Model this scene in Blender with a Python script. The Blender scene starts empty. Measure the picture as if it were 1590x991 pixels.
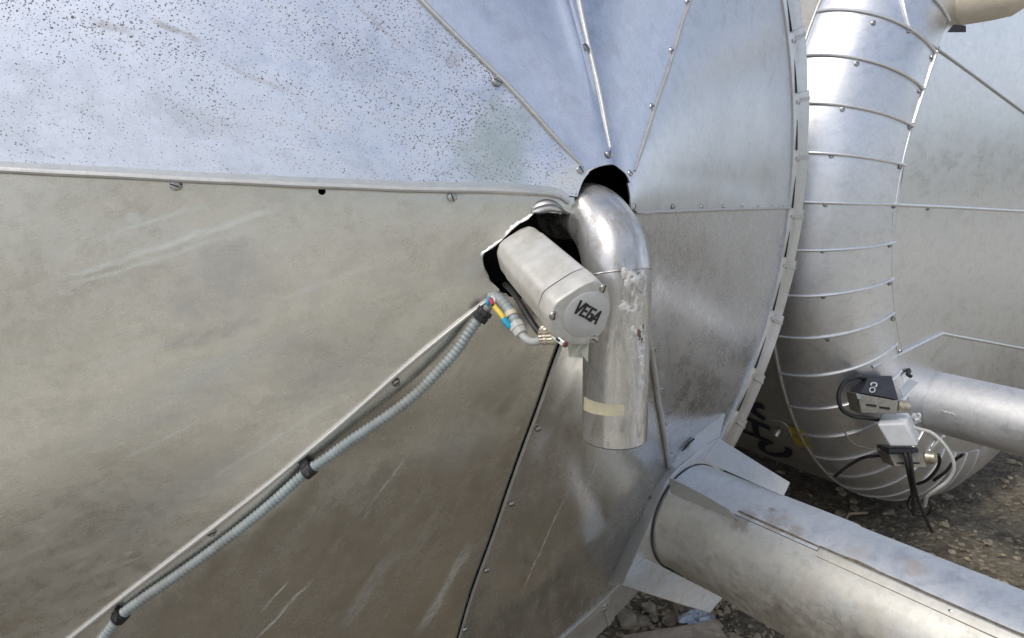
import bpy, bmesh, math, random
from mathutils import Vector, Matrix, noise
random.seed(7)
R = math.radians
scn = bpy.context.scene
COL = scn.collection

# ------------------------------------------------------------------ camera
CAMP = Vector((-0.53684870, -0.54971525, 0.03825495))
YAW, PITCH, ROLL, FPX = 0.610485265, 0.218849896, -0.0149953884, 1042.52452
_f = Vector((math.sin(YAW)*math.cos(PITCH), math.cos(YAW)*math.cos(PITCH), -math.sin(PITCH)))
_r = Vector((math.cos(YAW), -math.sin(YAW), 0))
_u = _r.cross(_f)
RIGHT = math.cos(ROLL)*_r + math.sin(ROLL)*_u
UP = -math.sin(ROLL)*_r + math.cos(ROLL)*_u
FWD = _f
cam = bpy.data.cameras.new('camera')
cam.sensor_width = 36; cam.lens = 36*FPX/1590; cam.clip_start = .02; cam.clip_end = 2000
co = bpy.data.objects.new('camera', cam); COL.objects.link(co)
co.matrix_world = Matrix((( RIGHT.x, UP.x, -FWD.x, CAMP.x), (RIGHT.y, UP.y, -FWD.y, CAMP.y), (RIGHT.z, UP.z, -FWD.z, CAMP.z), (0,0,0,1)))
scn.camera = co

# ------------------------------------------------------------------ measured solids
H, PW = 0.434067886, 0.923519603          # cone profile of the near tank: y = H * r**PW, rim radius 1
T2X, T2Y, T2Z, T2RI, T2RO, T2K = 2.481077, 0.425412, -0.118072, 0.956394, 1.219378, 0.237832
K = 1.22                                    # the far tank's size against the near one
GZ = -1.4                                   # ground level
def cone_y(r): return H*max(r, 1e-6)**PW
def ray(px, py): return FWD + RIGHT*((px-795)/FPX) - UP*((py-495.5)/FPX)
def at(px, py, depth): return CAMP + ray(px, py)*depth
def on_y(px, py, y):
    d = ray(px, py); return CAMP + d*((y-CAMP.y)/d.y)
def on_z(px, py, z):
    d = ray(px, py); return CAMP + d*((z-CAMP.z)/d.z)
def on_plane(px, py, p, n):
    d = ray(px, py); return CAMP + d*((p-CAMP).dot(n)/d.dot(n))
def march(px, py, fn, t0=.3, t1=5.):
    d = ray(px, py); n = 1500; tp = t0
    for i in range(1, n+1):
        t = t0+(t1-t0)*i/n
        if fn(CAMP+d*t) > 0:
            a, b = tp, t
            for _ in range(30):
                m = (a+b)/2
                if fn(CAMP+d*m) > 0: b = m
                else: a = m
            return CAMP+d*b
        tp = t
    return CAMP+d*t1
def cone(px, py): return march(px, py, lambda p: p.y-cone_y(math.hypot(p.x, p.z)))
def cone_n(p):
    r = max(math.hypot(p.x, p.z), .01); s = H*PW*r**(PW-1)
    return Vector((p.x/r*s, -1, p.z/r*s)).normalized()
def t2fn(p):
    r = math.hypot(p.x-T2X, p.z-T2Z)
    if r > T2RO: return -1
    s = max(0, (r-T2RI)/(T2RO-T2RI))
    return p.y-(T2Y+T2K*(1-math.sqrt(max(0, 1-s*s))))
def t2(px, py): return march(px, py, t2fn)
def t2body(px, py): return march(px, py, lambda p: T2RO-math.hypot(p.x-T2X, p.z-T2Z) if p.y > T2Y+T2K-.05 else -1)
def t2_n(p):
    r = math.hypot(p.x-T2X, p.z-T2Z); rad = Vector(((p.x-T2X)/r, 0, (p.z-T2Z)/r))
    s = (r-T2RI)/(T2RO-T2RI)
    if s <= 0: return Vector((0,-1,0))
    s = min(s, 1)
    return (rad*s/(T2RO-T2RI)+Vector((0,-1,0))*math.sqrt(max(0, 1-s*s))/T2K).normalized()

# ------------------------------------------------------------------ object helpers
def thing(name, label, cat, loc, group=None):
    o = bpy.data.objects.new(name, None); COL.objects.link(o)
    o.empty_display_size = .05; o.location = loc; o['label'] = label; o['category'] = cat
    if group: o['group'] = group
    return o
def base_of(o):
    p = Vector((0,0,0))
    while o is not None: p += o.location; o = o.parent
    return p
class MB:
    def __init__(s): s.v = []; s.f = []; s.m = []
    def add(s, vs, fs, m=0):
        b = len(s.v); s.v += [Vector(v) for v in vs]
        for f in fs: s.f.append([b+i for i in f]); s.m.append(m)
        return s
    def box(s, c, ax, ay, az, sx, sy, sz, m=0):
        c = Vector(c); vs = []
        for k in (-1, 1):
            for (i, j) in ((-1,-1),(1,-1),(1,1),(-1,1)):
                vs.append(c+ax*(i*sx/2)+ay*(j*sy/2)+az*(k*sz/2))
        return s.add(vs, [(3,2,1,0),(4,5,6,7),(0,1,5,4),(1,2,6,5),(2,3,7,6),(3,0,4,7)], m)
    def loft(s, rings, closed=True, caps=(True, True), m=0):
        n = len(rings[0]); vs = [v for r in rings for v in r]; fs = []
        for i in range(len(rings)-1):
            for j in range(n if closed else n-1):
                a = i*n+j; b = i*n+(j+1) % n
                fs.append((a, b, b+n, a+n))
        if caps[0]: fs.append(tuple(reversed(range(n))))
        if caps[1]: fs.append(tuple(range((len(rings)-1)*n, len(rings)*n)))
        return s.add(vs, fs, m)
    def tube(s, pts, rad, n=10, caps=(True, True), m=0):
        pts = [Vector(p) for p in pts]; rings = []; prev = None
        for i, p in enumerate(pts):
            t = (pts[min(i+1, len(pts)-1)]-pts[max(i-1, 0)]).normalized()
            if prev is None:
                a = t.orthogonal().normalized()
            else:
                a = (prev-t*prev.dot(t)).normalized()
            prev = a; b = t.cross(a); r = rad[i] if isinstance(rad, (list, tuple)) else rad
            rings.append([p+a*(r*math.cos(2*math.pi*k/n))+b*(r*math.sin(2*math.pi*k/n)) for k in range(n)])
        return s.loft(rings, True, caps, m)
    def plate(s, poly, th, m=0):
        """poly: planar list of points, th: thickness vector"""
        n = len(poly); poly = [Vector(p) for p in poly]
        vs = poly+[p+th for p in poly]
        fs = [tuple(range(n)), tuple(reversed(range(n, 2*n)))]+[(i, i+n, (i+1) % n+n, (i+1) % n) for i in range(n)]
        return s.add(vs, fs, m)
    def build(s, name, mats, parent=None, smooth=True, angle=35, label=None, bevel=0, fix=True):
        off = base_of(parent) if parent else Vector((0,0,0))
        me = bpy.data.meshes.new(name)
        me.from_pydata([tuple(v-off) for v in s.v], [], s.f)
        if not isinstance(mats, (list, tuple)): mats = [mats]
        for mt in mats: me.materials.append(mt)
        me.polygons.foreach_set('material_index', s.m)
        if fix:
            bm = bmesh.new(); bm.from_mesh(me); bmesh.ops.recalc_face_normals(bm, faces=bm.faces); bm.to_mesh(me); bm.free()
        if smooth:
            me.polygons.foreach_set('use_smooth', [True]*len(me.polygons))
            me.set_sharp_from_angle(angle=R(angle))
        o = bpy.data.objects.new(name, me); COL.objects.link(o)
        if parent: o.parent = parent
        if label: o['label'] = label
        if bevel:
            md = o.modifiers.new('bevel', 'BEVEL'); md.width = bevel; md.segments = 3; md.limit_method = 'ANGLE'; md.angle_limit = R(35)
            md.harden_normals = False
        return o
def tag(o, label, cat, group=None, kind=None):
    if label: o['label'] = label
    if cat: o['category'] = cat
    if group: o['group'] = group
    if kind: o['kind'] = kind
    return o
def catmull(pts, n=8):
    pts = [Vector(p) for p in pts]; P = [2*pts[0]-pts[1]]+pts+[2*pts[-1]-pts[-2]]; out = []
    for i in range(1, len(P)-2):
        for k in range(n):
            t = k/n; a, b, c, d = P[i-1], P[i], P[i+1], P[i+2]
            out.append(.5*((2*b)+(c-a)*t+(2*a-5*b+4*c-d)*t*t+(-a+3*b-3*c+d)*t**3))
    out.append(pts[-1]); return out
def resample(pts, step):
    L = [0]
    for a, b in zip(pts, pts[1:]): L.append(L[-1]+(b-a).length)
    n = max(2, int(L[-1]/step)); out = []; j = 0
    for i in range(n+1):
        s = L[-1]*i/n
        while j < len(L)-2 and L[j+1] < s: j += 1
        t = (s-L[j])/max(1e-9, L[j+1]-L[j]); out.append(pts[j].lerp(pts[j+1], t))
    return out
def frame(n, hint=Vector((0,0,1))):
    n = n.normalized(); a = hint.cross(n)
    if a.length < 1e-4: a = Vector((1,0,0)).cross(n)
    a.normalize(); return a, n.cross(a), n

# ------------------------------------------------------------------ materials
class NT:
    def __init__(s, name):
        s.mat = bpy.data.materials.new(name); s.mat.use_nodes = True; s.t = s.mat.node_tree; s.t.nodes.clear()
        s.out = s.n('ShaderNodeOutputMaterial'); s.p = s.n('ShaderNodeBsdfPrincipled'); s.l(s.p.outputs[0], s.out.inputs[0])
    def n(s, typ, **kw):
        nd = s.t.nodes.new(typ)
        for k, v in kw.items(): setattr(nd, k, v)
        return nd
    def l(s, a, b): s.t.links.new(a, b)
    def pos(s, rot=(0,0,0), scale=(1,1,1), loc=(0,0,0)):
        g = s.n('ShaderNodeNewGeometry'); m = s.n('ShaderNodeMapping'); m.vector_type = 'POINT'
        m2 = s.n('ShaderNodeMapping'); m2.inputs['Rotation'].default_value = rot; s.l(g.outputs['Position'], m2.inputs[0])
        m.inputs['Scale'].default_value = scale; m.inputs['Location'].default_value = loc; s.l(m2.outputs[0], m.inputs[0])
        return m.outputs[0]
    def noise(s, vec, scale, detail=4, rough=.55, dist=0):
        nd = s.n('ShaderNodeTexNoise'); nd.inputs['Scale'].default_value = scale; nd.inputs['Detail'].default_value = detail
        nd.inputs['Roughness'].default_value = rough; nd.inputs['Distortion'].default_value = dist; s.l(vec, nd.inputs['Vector']); return nd.outputs[0]
    def voro(s, vec, scale, feature='F1', rnd=1):
        nd = s.n('ShaderNodeTexVoronoi'); nd.feature = feature; nd.inputs['Scale'].default_value = scale; nd.inputs['Randomness'].default_value = rnd
        s.l(vec, nd.inputs['Vector']); return nd
    def ramp(s, fac, a, b, va=0., vb=1.):
        nd = s.n('ShaderNodeMapRange'); nd.interpolation_type = 'SMOOTHSTEP'
        for i, v in zip((1,2,3,4), (a, b, va, vb)): nd.inputs[i].default_value = v
        s.l(fac, nd.inputs[0]); return nd.outputs[0]
    def math(s, op, a, b=None, c=None):
        nd = s.n('ShaderNodeMath', operation=op)
        for i, v in enumerate((a, b, c)):
            if v is None: continue
            if isinstance(v, (int, float)): nd.inputs[i].default_value = v
            else: s.l(v, nd.inputs[i])
        return nd.outputs[0]
    def mix(s, fac, a, b):
        nd = s.n('ShaderNodeMix', data_type='RGBA')
        for i, v in ((0, fac), (6, a), (7, b)):
            if isinstance(v, (int, float)): nd.inputs[i].default_value = v
            elif isinstance(v, tuple): nd.inputs[i].default_value = (*v, 1)
            else: s.l(v, nd.inputs[i])
        return nd.outputs[2]
    def set(s, k, v):
        i = s.p.inputs[k]
        if isinstance(v, (int, float)): i.default_value = v
        elif isinstance(v, tuple): i.default_value = (*v, 1)
        else: s.l(v, i)
    def bump(s, h, strength=.2, dist=.001):
        nd = s.n('ShaderNodeBump'); nd.inputs['Strength'].default_value = strength; nd.inputs['Distance'].default_value = dist
        s.l(h, nd.inputs['Height']); s.l(nd.outputs[0], s.p.inputs['Normal'])

def metal(name, col=(.72,.73,.74), rough=.34, rvar=.12, ang=0., film=.35, filmcol=(.36,.34,.30), streak=.4, speck=0., pale=.3, scale=1., dents=.0, patch=None, flecks=.2, streaks=(), mott=.25, spangle=1.):
    """weathered aluminium sheet: brushed grain and dried run marks along `ang` (radial direction in the x-z plane)"""
    m = NT(name); seed = (hash_name(name)*3.7 % 9, hash_name(name)*1.3 % 7, hash_name(name)*2.1 % 5)
    rot = (0, R(ang), 0)
    al = m.pos(rot, (.9*scale, 3*scale, 6*scale), seed)          # stretched along the run direction
    is_ = m.pos(rot, (scale, scale, scale), seed)
    n_st = m.noise(al, 5.5, 7, .68, .6)
    n_big = m.noise(is_, 3.2, 5, .6, .4)
    n_fine = m.noise(is_, 42, 6, .72)
    n_grain = m.noise(m.pos(rot, (40*scale, 200*scale, 420*scale), seed), 1., 3, .6)
    f_st = m.ramp(n_st, .44, .68); f_big = m.ramp(n_big, .36, .68)
    f_fine = m.ramp(n_fine, .42, .72)
    n_mot = m.noise(m.pos(rot, (.8*scale, 1.5*scale, 1.5*scale), (seed[2], seed[0], seed[1])), 13, 9, .74, .5); f_mot = m.ramp(n_mot, .40, .66)
    filmf = m.math('MULTIPLY', m.math('ADD', m.math('MULTIPLY', f_mot, .38), m.math('ADD', m.math('MULTIPLY', f_big, .45), m.math('MULTIPLY', f_st, streak))), m.math('ADD', m.math('MULTIPLY', f_fine, .2), .72))
    filmf = m.math('MINIMUM', m.math('MULTIPLY', filmf, film), .92)
    c = m.mix(m.math('MULTIPLY', f_fine, .4), col, tuple(x*.82 for x in col))
    sv = m.n('ShaderNodeSeparateColor'); m.l(m.voro(is_, 75).outputs['Color'], sv.inputs[0])
    c = m.mix(m.math('MULTIPLY', sv.outputs[0], .16*spangle), c, tuple(x*.72 for x in col))
    c = m.mix(m.math('MULTIPLY', m.ramp(n_mot, .52, .36), mott), c, tuple(x*.55 for x in col))
    c = m.mix(filmf, c, filmcol)
    # pale oxide runs and flecks
    n_p = m.noise(m.pos(rot, (.40*scale, 4*scale, 13*scale), (seed[1], seed[2], seed[0])), 4.2, 8, .7, .8)
    f_p = m.math('MULTIPLY', m.ramp(n_p, .56, .74), m.math('MULTIPLY', m.ramp(n_fine, .35, .62), pale))
    c = m.mix(f_p, c, (.62,.62,.60))
    n_fl = m.noise(m.pos(rot, (1,1,1.3), seed), 300, 2, .55); n_gr = m.noise(m.pos(rot, (.5,1,1), seed), 430, 2, .6)
    c = m.mix(m.ramp(n_gr, .40, .66, 0, .07), c, (.30,.295,.28))
    f_fl = m.math('MULTIPLY', m.math('MULTIPLY', m.ramp(n_fl, .645, .70), m.ramp(n_big, .4, .6)), flecks)
    c = m.mix(f_fl, c, (.75,.74,.7))
    met = m.math('SUBTRACT', 1., m.math('MULTIPLY', m.math('MAXIMUM', filmf, f_p), .72))
    rg = m.math('ADD', rough-rvar*.5, m.math('MULTIPLY', m.math('ADD', m.math('MULTIPLY', n_st, .5), m.math('MULTIPLY', n_big, .5)), rvar*1.2))
    rg = m.math('ADD', rg, m.math('MULTIPLY', m.math('MAXIMUM', filmf, f_p), .22))
    rg = m.math('ADD', rg, m.math('ADD', m.math('MULTIPLY', sv.outputs[1], .05*spangle), m.math('MULTIPLY', f_mot, .035)))
    for (x0, z0, x1, z1, w, amt, cc) in streaks:                # single run marks / scuffs with a place of their own
        d = Vector((x1-x0, 0, z1-z0)); L = d.length; a2 = math.atan2(d.z, d.x)
        g = m.n('ShaderNodeNewGeometry'); sub = m.n('ShaderNodeVectorMath', operation='SUBTRACT'); m.l(g.outputs['Position'], sub.inputs[0]); sub.inputs[1].default_value = (x0, 0, z0)
        rt = m.n('ShaderNodeVectorRotate', rotation_type='AXIS_ANGLE'); rt.inputs['Axis'].default_value = (0,1,0); rt.inputs['Angle'].default_value = a2
        m.l(sub.outputs[0], rt.inputs['Vector']); sp = m.n('ShaderNodeSeparateXYZ'); m.l(rt.outputs[0], sp.inputs[0])
        zz = m.math('ADD', sp.outputs[2], m.math('ADD', m.math('MULTIPLY', m.math('SUBTRACT', m.noise(is_, 7, 3, .6), .5), .012+w*1.2), m.math('MULTIPLY', m.math('SUBTRACT', n_fine, .5), w*1.6)))
        fz = m.ramp(m.math('ABSOLUTE', zz), w*.25, w, 1, 0)
        fx = m.math('MULTIPLY', m.ramp(sp.outputs[0], 0, L*.25), m.ramp(sp.outputs[0], L*.7, L, 1, 0))
        fs = m.math('MULTIPLY', m.math('MULTIPLY', fz, fx), m.math('MULTIPLY', m.ramp(m.noise(m.pos(rot, (.25, 1.2, 1.2), seed), 130, 4, .65), .36, .60, .4, 1), amt))
        c = m.mix(fs, c, cc); met = m.math('MULTIPLY', met, m.math('SUBTRACT', 1., m.math('MULTIPLY', fs, .75)))
    if speck:
        vp = m.pos(rot, (.72, 1, 1), seed)
        wob = m.n('ShaderNodeVectorMath', operation='ADD'); nn = m.n('ShaderNodeTexNoise'); nn.inputs['Scale'].default_value = 260; m.l(vp, nn.inputs['Vector'])
        sc = m.n('ShaderNodeVectorMath', operation='SCALE'); sc.inputs['Scale'].default_value = .0026; m.l(nn.outputs[1], sc.inputs[0])
        m.l(vp, wob.inputs[0]); m.l(sc.outputs[0], wob.inputs[1])
        spk = None
        dens = m.math('MULTIPLY', m.ramp(n_big, .30, .60, .45, 1.), m.ramp(n_st, .3, .6, .55, 1.15))
        for scl, th in ((560, .31), (360, .22), (150, .075)):
            v = m.voro(wob.outputs[0], scl)
            sep = m.n('ShaderNodeSeparateColor'); m.l(v.outputs['Color'], sep.inputs[0])
            keep = m.math('LESS_THAN', sep.outputs[0], .9)
            thr = m.math('MULTIPLY', m.math('MULTIPLY', sep.outputs[1], th*1.5), dens)
            d = m.math('MULTIPLY', m.math('LESS_THAN', v.outputs['Distance'], thr), keep)
            spk = d if spk is None else m.math('MAXIMUM', spk, d)
        if patch:                                               # cleaner / dirtier zones, painted reflections among them
            pass
        spk = m.math('MULTIPLY', spk, speck)
        c = m.mix(spk, c, (.06,.052,.045)); met = m.math('MULTIPLY', met, m.math('SUBTRACT', 1., spk)); rg = m.math('MAXIMUM', rg, m.math('MULTIPLY', spk, .8))
    if patch:
        for (pp, rad, pc, amt) in patch:
            g = m.n('ShaderNodeNewGeometry'); ds = m.n('ShaderNodeVectorMath', operation='DISTANCE'); m.l(g.outputs['Position'], ds.inputs[0]); ds.inputs[1].default_value = pp
            d = m.math('ADD', ds.outputs['Value'], m.math('MULTIPLY', m.math('SUBTRACT', m.noise(is_, .55/rad, 6, .62), .5), rad*2.6))
            fp = m.math('MULTIPLY', m.ramp(d, rad*.25, rad*1.25, 1, 0), m.ramp(n_fine, .3, .6, amt*.75, amt))
            c = m.mix(fp, c, pc); met = m.math('MULTIPLY', met, m.math('SUBTRACT', 1., m.math('MULTIPLY', fp, .7)))
    m.set('Base Color', c); m.set('Metallic', met); m.set('Roughness', rg)
    h = m.math('ADD', m.math('MULTIPLY', n_grain, .25), m.math('ADD', m.math('MULTIPLY', n_fine, .22), m.math('MULTIPLY', m.noise(is_, 9/scale, 2, .5), 1.2)))
    m.bump(h, .16, .0016+dents)
    return m.mat
def hash_name(s): return (sum((i+1)*ord(ch) for i, ch in enumerate(s)) % 997)/97.
def plain(name, col, rough=.5, metallic=0., var=.25, nscale=60, dirt=None, dirt_amt=.4, bump=.1, spec=None, trans=0):
    m = NT(name); p = m.pos()
    n1 = m.noise(p, nscale, 5, .62); n2 = m.noise(p, nscale*.17, 4, .6)
    c = m.mix(m.ramp(n1, .35, .7), col, tuple(x*(1-var) for x in col))
    if dirt: c = m.mix(m.math('MULTIPLY', m.ramp(n2, .42, .68), m.math('MULTIPLY', m.ramp(n1, .3, .7, .5, 1), dirt_amt)), c, dirt)
    m.set('Base Color', c); m.set('Metallic', metallic); m.set('Roughness', m.math('ADD', rough-.08, m.math('MULTIPLY', n2, .16)))
    if trans: m.set('Transmission Weight', trans)
    m.bump(n1, bump, .0006); return m.mat

M = {}
M['rib'] = metal('bead metal', (.62,.615,.60), .52, .1, 0, .3, (.42,.40,.36), .3, pale=.1, scale=3)
M['rib2'] = metal('bright bead metal', (.86,.86,.86), .38, .08, 0, .1, (.5,.48,.45), .2, pale=.05, scale=3)
M['screw'] = plain('screw zinc', (.55,.54,.52), .36, 1., .35, 260, (.2,.17,.13), .4)
M['slot'] = plain('slot dark', (.02,.02,.02), .8)
M['band'] = metal('rim band metal', (.74,.75,.76), .32, .12, 0, .35, (.40,.39,.37), .4, pale=.3, scale=1.6)
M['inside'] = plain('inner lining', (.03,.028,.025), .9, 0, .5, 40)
M['torn'] = metal('torn aluminium edge', (.66,.66,.65), .42, .15, 0, .25, (.5,.47,.4), .3, pale=.2, scale=6)

# ================================================================== NEAR TANK
tank = thing('storage_tank', 'aluminium clad tank end filling the left, a seamed shallow cone with a torn central hole', 'tank', (0, .44, -1.0))
SEAM = {0: [(.04+.02*i, 356.9-.6/(.04+.02*i)) for i in range(49)],
 1: [(.059,37.7),(.172,39.8),(.268,39.9),(.359,41.2),(.437,41.1)],
 2: [(.066,82.2),(.107,80.7),(.144,81.4),(.185,82.4),(.237,82.6)],
 3: [(.064,131.0),(.119,127.4),(.173,127.8),(.223,128.9),(.275,128.9)],
 4: [(.06,170.5),(.108,172.2),(.196,174.8),(.293,175.2),(.418,175.4),(.506,175.4)],
 5: [(.156,218.8),(.29,220.5),(.359,221.6),(.498,221.9),(.636,221.4),(.76,221.2)],
 6: [(.183,263.6),(.251,265.2),(.374,265.5),(.497,266.1),(.621,265.9),(.739,266.5)],
 7: [(.2,312.4),(.326,311.6),(.433,310.5),(.6,309.8),(.728,309.2)]}
def seam_th(k, r):
    """angle of seam k at radius r (smoothed piecewise-linear)"""
    k2 = k % 8; P = SEAM[k2]
    def lin(rr):
        if rr <= P[0][0]: return P[0][1]
        for (a, ta), (b, tb) in zip(P, P[1:]):
            if rr <= b: return ta+(tb-ta)*(rr-a)/(b-a)
        return P[-1][1]
    v = sum(lin(r+d) for d in (-.04,-.025,-.01,0,.01,.025,.04))/7
    if k2 == 0: v -= 360
    return v+(360 if k >= 8 else 0)
# how far each panel stands proud at its lower-angle / higher-angle edge (lap joints)
LAP = {0: (.0035, .0), 1: (.0035, .0), 2: (.003, .0), 3: (.002, .004), 4: (.0, .0035), 5: (.001, .0), 6: (.0042, .0), 7: (.003, .0)}
DENT = {0: .004, 1: .003, 2: .004, 3: .0035, 4: .004, 5: .012, 6: .014, 7: .004}
def panel_off(k, r, s):
    th = R((1-s)*seam_th(k, r)+s*seam_th(k+1, r)); x, z = r*math.cos(th), r*math.sin(th)
    e0, e1 = LAP[k]; o = e0*max(0, 1-s*r/.06 if r > .06 else 1-s)+e1*max(0, 1-(1-s)*r/.06 if r > .06 else s)
    w = noise.noise(Vector((x*2.6+k*7.1, z*2.6, k*3.3)))+.45*noise.noise(Vector((x*6.5+k*5.1, z*6.5, k*2.3)))
    edge = min(1, s*r/.05, (1-s)*r/.05)*min(1, max(0, (r-.1)/.2))*min(1, (1.0-r)/.08) if r < 1 else 0
    cres = 0
    if k == 2: cres = .006*math.exp(-((th-R(88.5))*r/.009)**2)*min(1, max(0, (r-.10)/.07))   # pressed crease beside the third seam
    return x, z, o+w*DENT[k]*max(0, edge)+cres
def surf(k, r, s, extra=0):
    x, z, o = panel_off(k, r, s); n = cone_n(Vector((x, 0, z)))
    return Vector((x, cone_y(r), z))+n*(o+extra)

HOLE = [(890.9,332),(891,318),(893,304),(902,282),(915,266.6),(933,257.7),(950.8,255.5),(962,263),(970.8,273),(975,286.6),(977,305),(976,322),(974,350),(955,385),(925,420),(880,450),(840,468),(812,463),(789,459.7),(775,451.7),(762,438.7),(757,428),(751,415),(749,400),(753,391),(764.4,385),(780,371),(789,362),(797.7,355),(806.5,346.5),(818,341),(829,331),(845,330),(862,331)]
hole3 = [cone(*p) for p in HOLE]
cut = []
cut += catmull(hole3[0:13], 5)[:-1]                          # the round hole: a clean cut
for i, a in enumerate(hole3):
    if i < 12: continue
    b = hole3[(i+1) % len(hole3)]; rough_edge = 16 <= i
    m = max(1, int((b-a).length/.004)) if rough_edge else 3
    for j in range(m):
        p = a.lerp(b, j/m)
        if rough_edge and j: p += Vector((random.uniform(-1, 1), 0, random.uniform(-1, 1)))*.0013
        cut.append(p)
cm = MB(); cm.plate([(p.x, -.06, p.z) for p in cut], Vector((0, .3, 0)))
cutter = cm.build('cutter', M['inside'], None, smooth=False)
# the single missing screw leaves a small hole beside the left seam
mh = cone(500, 297.5); ang = [2*math.pi*i/14 for i in range(14)]
cm2 = MB(); cm2.plate([(mh.x+.0036*math.cos(a), -.1, mh.z+.0036*math.sin(a)) for a in ang], Vector((0, .6, 0)))
cutter2 = cm2.build('cutter2', M['inside'], None, smooth=False)

def px_streak(x0, y0, x1, y1, w, amt, c):
    a, b = cone(x0, y0), cone(x1, y1); return (a.x, a.z, b.x, b.z, w, amt, c)
PALE = (.66,.68,.64); DARK = (.16,.155,.15); BRN = (.30,.24,.17)
pan_mat = {
 0: metal('panel sheet a', (.76,.77,.79), .27, .10, 20, .18, (.46,.46,.46), .25, pale=.25, scale=1.6, flecks=.1),
 1: metal('panel sheet b', (.76,.78,.83), .25, .10, 62, .2, (.48,.50,.54), .3, speck=.22, pale=.2, scale=1.3, flecks=.1),
 2: metal('panel sheet c', (.74,.77,.84), .26, .10, 105, .22, (.46,.49,.56), .3, speck=.30, pale=.2, scale=1.2, flecks=.1),
 3: metal('panel sheet d', (.78,.80,.86), .31, .10, 155, .40, (.60,.64,.72), .5, speck=.85, pale=.7, scale=1.2, flecks=.1,
   streaks=[px_streak(225,30,325,76,.0045,.5,(.30,.24,.20)), px_streak(130,36,215,57,.006,.4,(.34,.31,.28)), px_streak(330,95,470,150,.003,.35,(.40,.34,.27)), px_streak(545,5,640,88,.003,.5,(.34,.31,.29)), px_streak(200,150,420,215,.02,.3,(.44,.45,.50)), px_streak(480,60,650,170,.02,.25,(.42,.44,.50))],
   patch=[(tuple(cone(790, 215)), .04, (.22,.30,.28), .55), (tuple(cone(765, 262)), .045, (.26,.33,.31), .5), (tuple(cone(705, 95)), .010, (.35,.31,.26), .3), (tuple(cone(895, 275)), .035, (.66,.65,.58), .6)]),  # first two patches: a soft greenish reflection painted into the sheet colour
 4: metal('panel sheet e', (.80,.79,.75), .22, .15, 200, .30, (.48,.455,.39), .7, speck=.0, pale=.55, scale=1.1, flecks=.25,
   streaks=[px_streak(60,440,490,312,.0042,1.,PALE), px_streak(75,452,420,350,.0035,.6,PALE), px_streak(130,372,350,312,.003,.7,PALE), px_streak(300,760,560,600,.003,.5,PALE), px_streak(180,720,330,640,.003,.5,PALE), px_streak(430,470,620,395,.004,.4,PALE), px_streak(250,610,480,505,.016,.4,(.52,.53,.51)), px_streak(120,690,400,560,.03,.3,(.45,.46,.45)), px_streak(120,580,320,520,.006,.3,PALE),px_streak(230,560,420,480,.012,.35,(.27,.26,.23)),px_streak(420,640,640,520,.03,.3,(.30,.29,.27)),px_streak(160,850,420,680,.03,.4,(.30,.29,.26))],
   patch=[(tuple(cone(340, 425)), .05, (.33,.32,.32), .4), (tuple(cone(470, 560)), .04, (.34,.33,.31), .25), (tuple(cone(205, 341)), .009, (.62,.66,.62), .8), (tuple(cone(745, 420)), .02, (.5,.5,.5), .3)]),
 5: metal('panel sheet f', (.74,.725,.68), .18, .14, 243, .22, (.31,.29,.23), .6, pale=.35, scale=1.1, flecks=.8,
   streaks=[px_streak(735,830,640,1000,.013,.6,(.60,.59,.56)), px_streak(490,885,385,1000,.0035,.8,PALE), px_streak(450,890,400,950,.0025,.7,PALE), px_streak(640,700,560,800,.003,.4,PALE), px_streak(620,840,520,990,.02,.35,(.5,.49,.46))],
   patch=[(tuple(cone(720, 690)), .05, (.22,.21,.19), .35)], mott=.13),
 6: metal('panel sheet g', (.73,.72,.69), .17, .14, 288, .28, (.27,.26,.22), .6, pale=.3, scale=1.2, flecks=.8,
   streaks=[px_streak(880,760,800,930,.003,.6,PALE), px_streak(930,700,890,790,.0025,.5,PALE)],
   mott=.13),
 7: metal('panel sheet h', (.74,.75,.77), .22, .12, 333, .28, (.38,.38,.38), .5, pale=.4, scale=1.6, flecks=.9,
   streaks=[px_streak(1060,400,1110,520,.003,.5,PALE), px_streak(1120,470,1150,540,.003,.4,PALE)]),
}
dg = None
panels = []
for k in range(8):
    NR, NA = 64, 34; mb = MB(); top = []; bot = []
    rs = [.004+(.998-.004)*(i/NR)**1.15 for i in range(NR+1)]
    for r in rs:
        for j in range(NA+1):
            s = j/NA; eps = .0006/max(r, .01)                     # panels butt with a hairline between them
            s = eps+(1-2*eps)*s if eps < .3 else .3+.4*s
            p = surf(k, r, s); top.append(p); bot.append(p+Vector((0, .0022, 0)))
    n = NA+1; N = len(top); fs = []
    idx = lambda i, j: i*n+j
    for i in range(NR):
        for j in range(NA):
            a, b, c, d = idx(i, j), idx(i, j+1), idx(i+1, j+1), idx(i+1, j)
            fs.append((a, b, c, d)); fs.append((N+d, N+c, N+b, N+a))
    for i in range(NR):
        a, b = idx(i, 0), idx(i+1, 0); fs.append((a, b, N+b, N+a))
        a, b = idx(i, NA), idx(i+1, NA); fs.append((b, a, N+a, N+b))
    for j in range(NA):
        a, b = idx(0, j), idx(0, j+1); fs.append((b, a, N+a, N+b))
        a, b = idx(NR, j), idx(NR, j+1); fs.append((a, b, N+b, N+a))
    mb.add(top+bot, fs)
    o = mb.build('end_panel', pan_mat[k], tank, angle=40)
    for ct in ([cutter] + ([cutter2] if k == 4 else [])):
        md = o.modifiers.new('cut', 'BOOLEAN'); md.operation = 'DIFFERENCE'; md.object = ct; md.solver = 'EXACT'
    panels.append(o)
bpy.context.view_layer.update()
dg = bpy.context.evaluated_depsgraph_get()
for o in panels:
    me = bpy.data.meshes.new_from_object(o.evaluated_get(dg)); o.modifiers.clear(); o.data = me
    me.polygons.foreach_set('use_smooth', [True]*len(me.polygons)); me.set_sharp_from_angle(angle=R(40))
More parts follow.
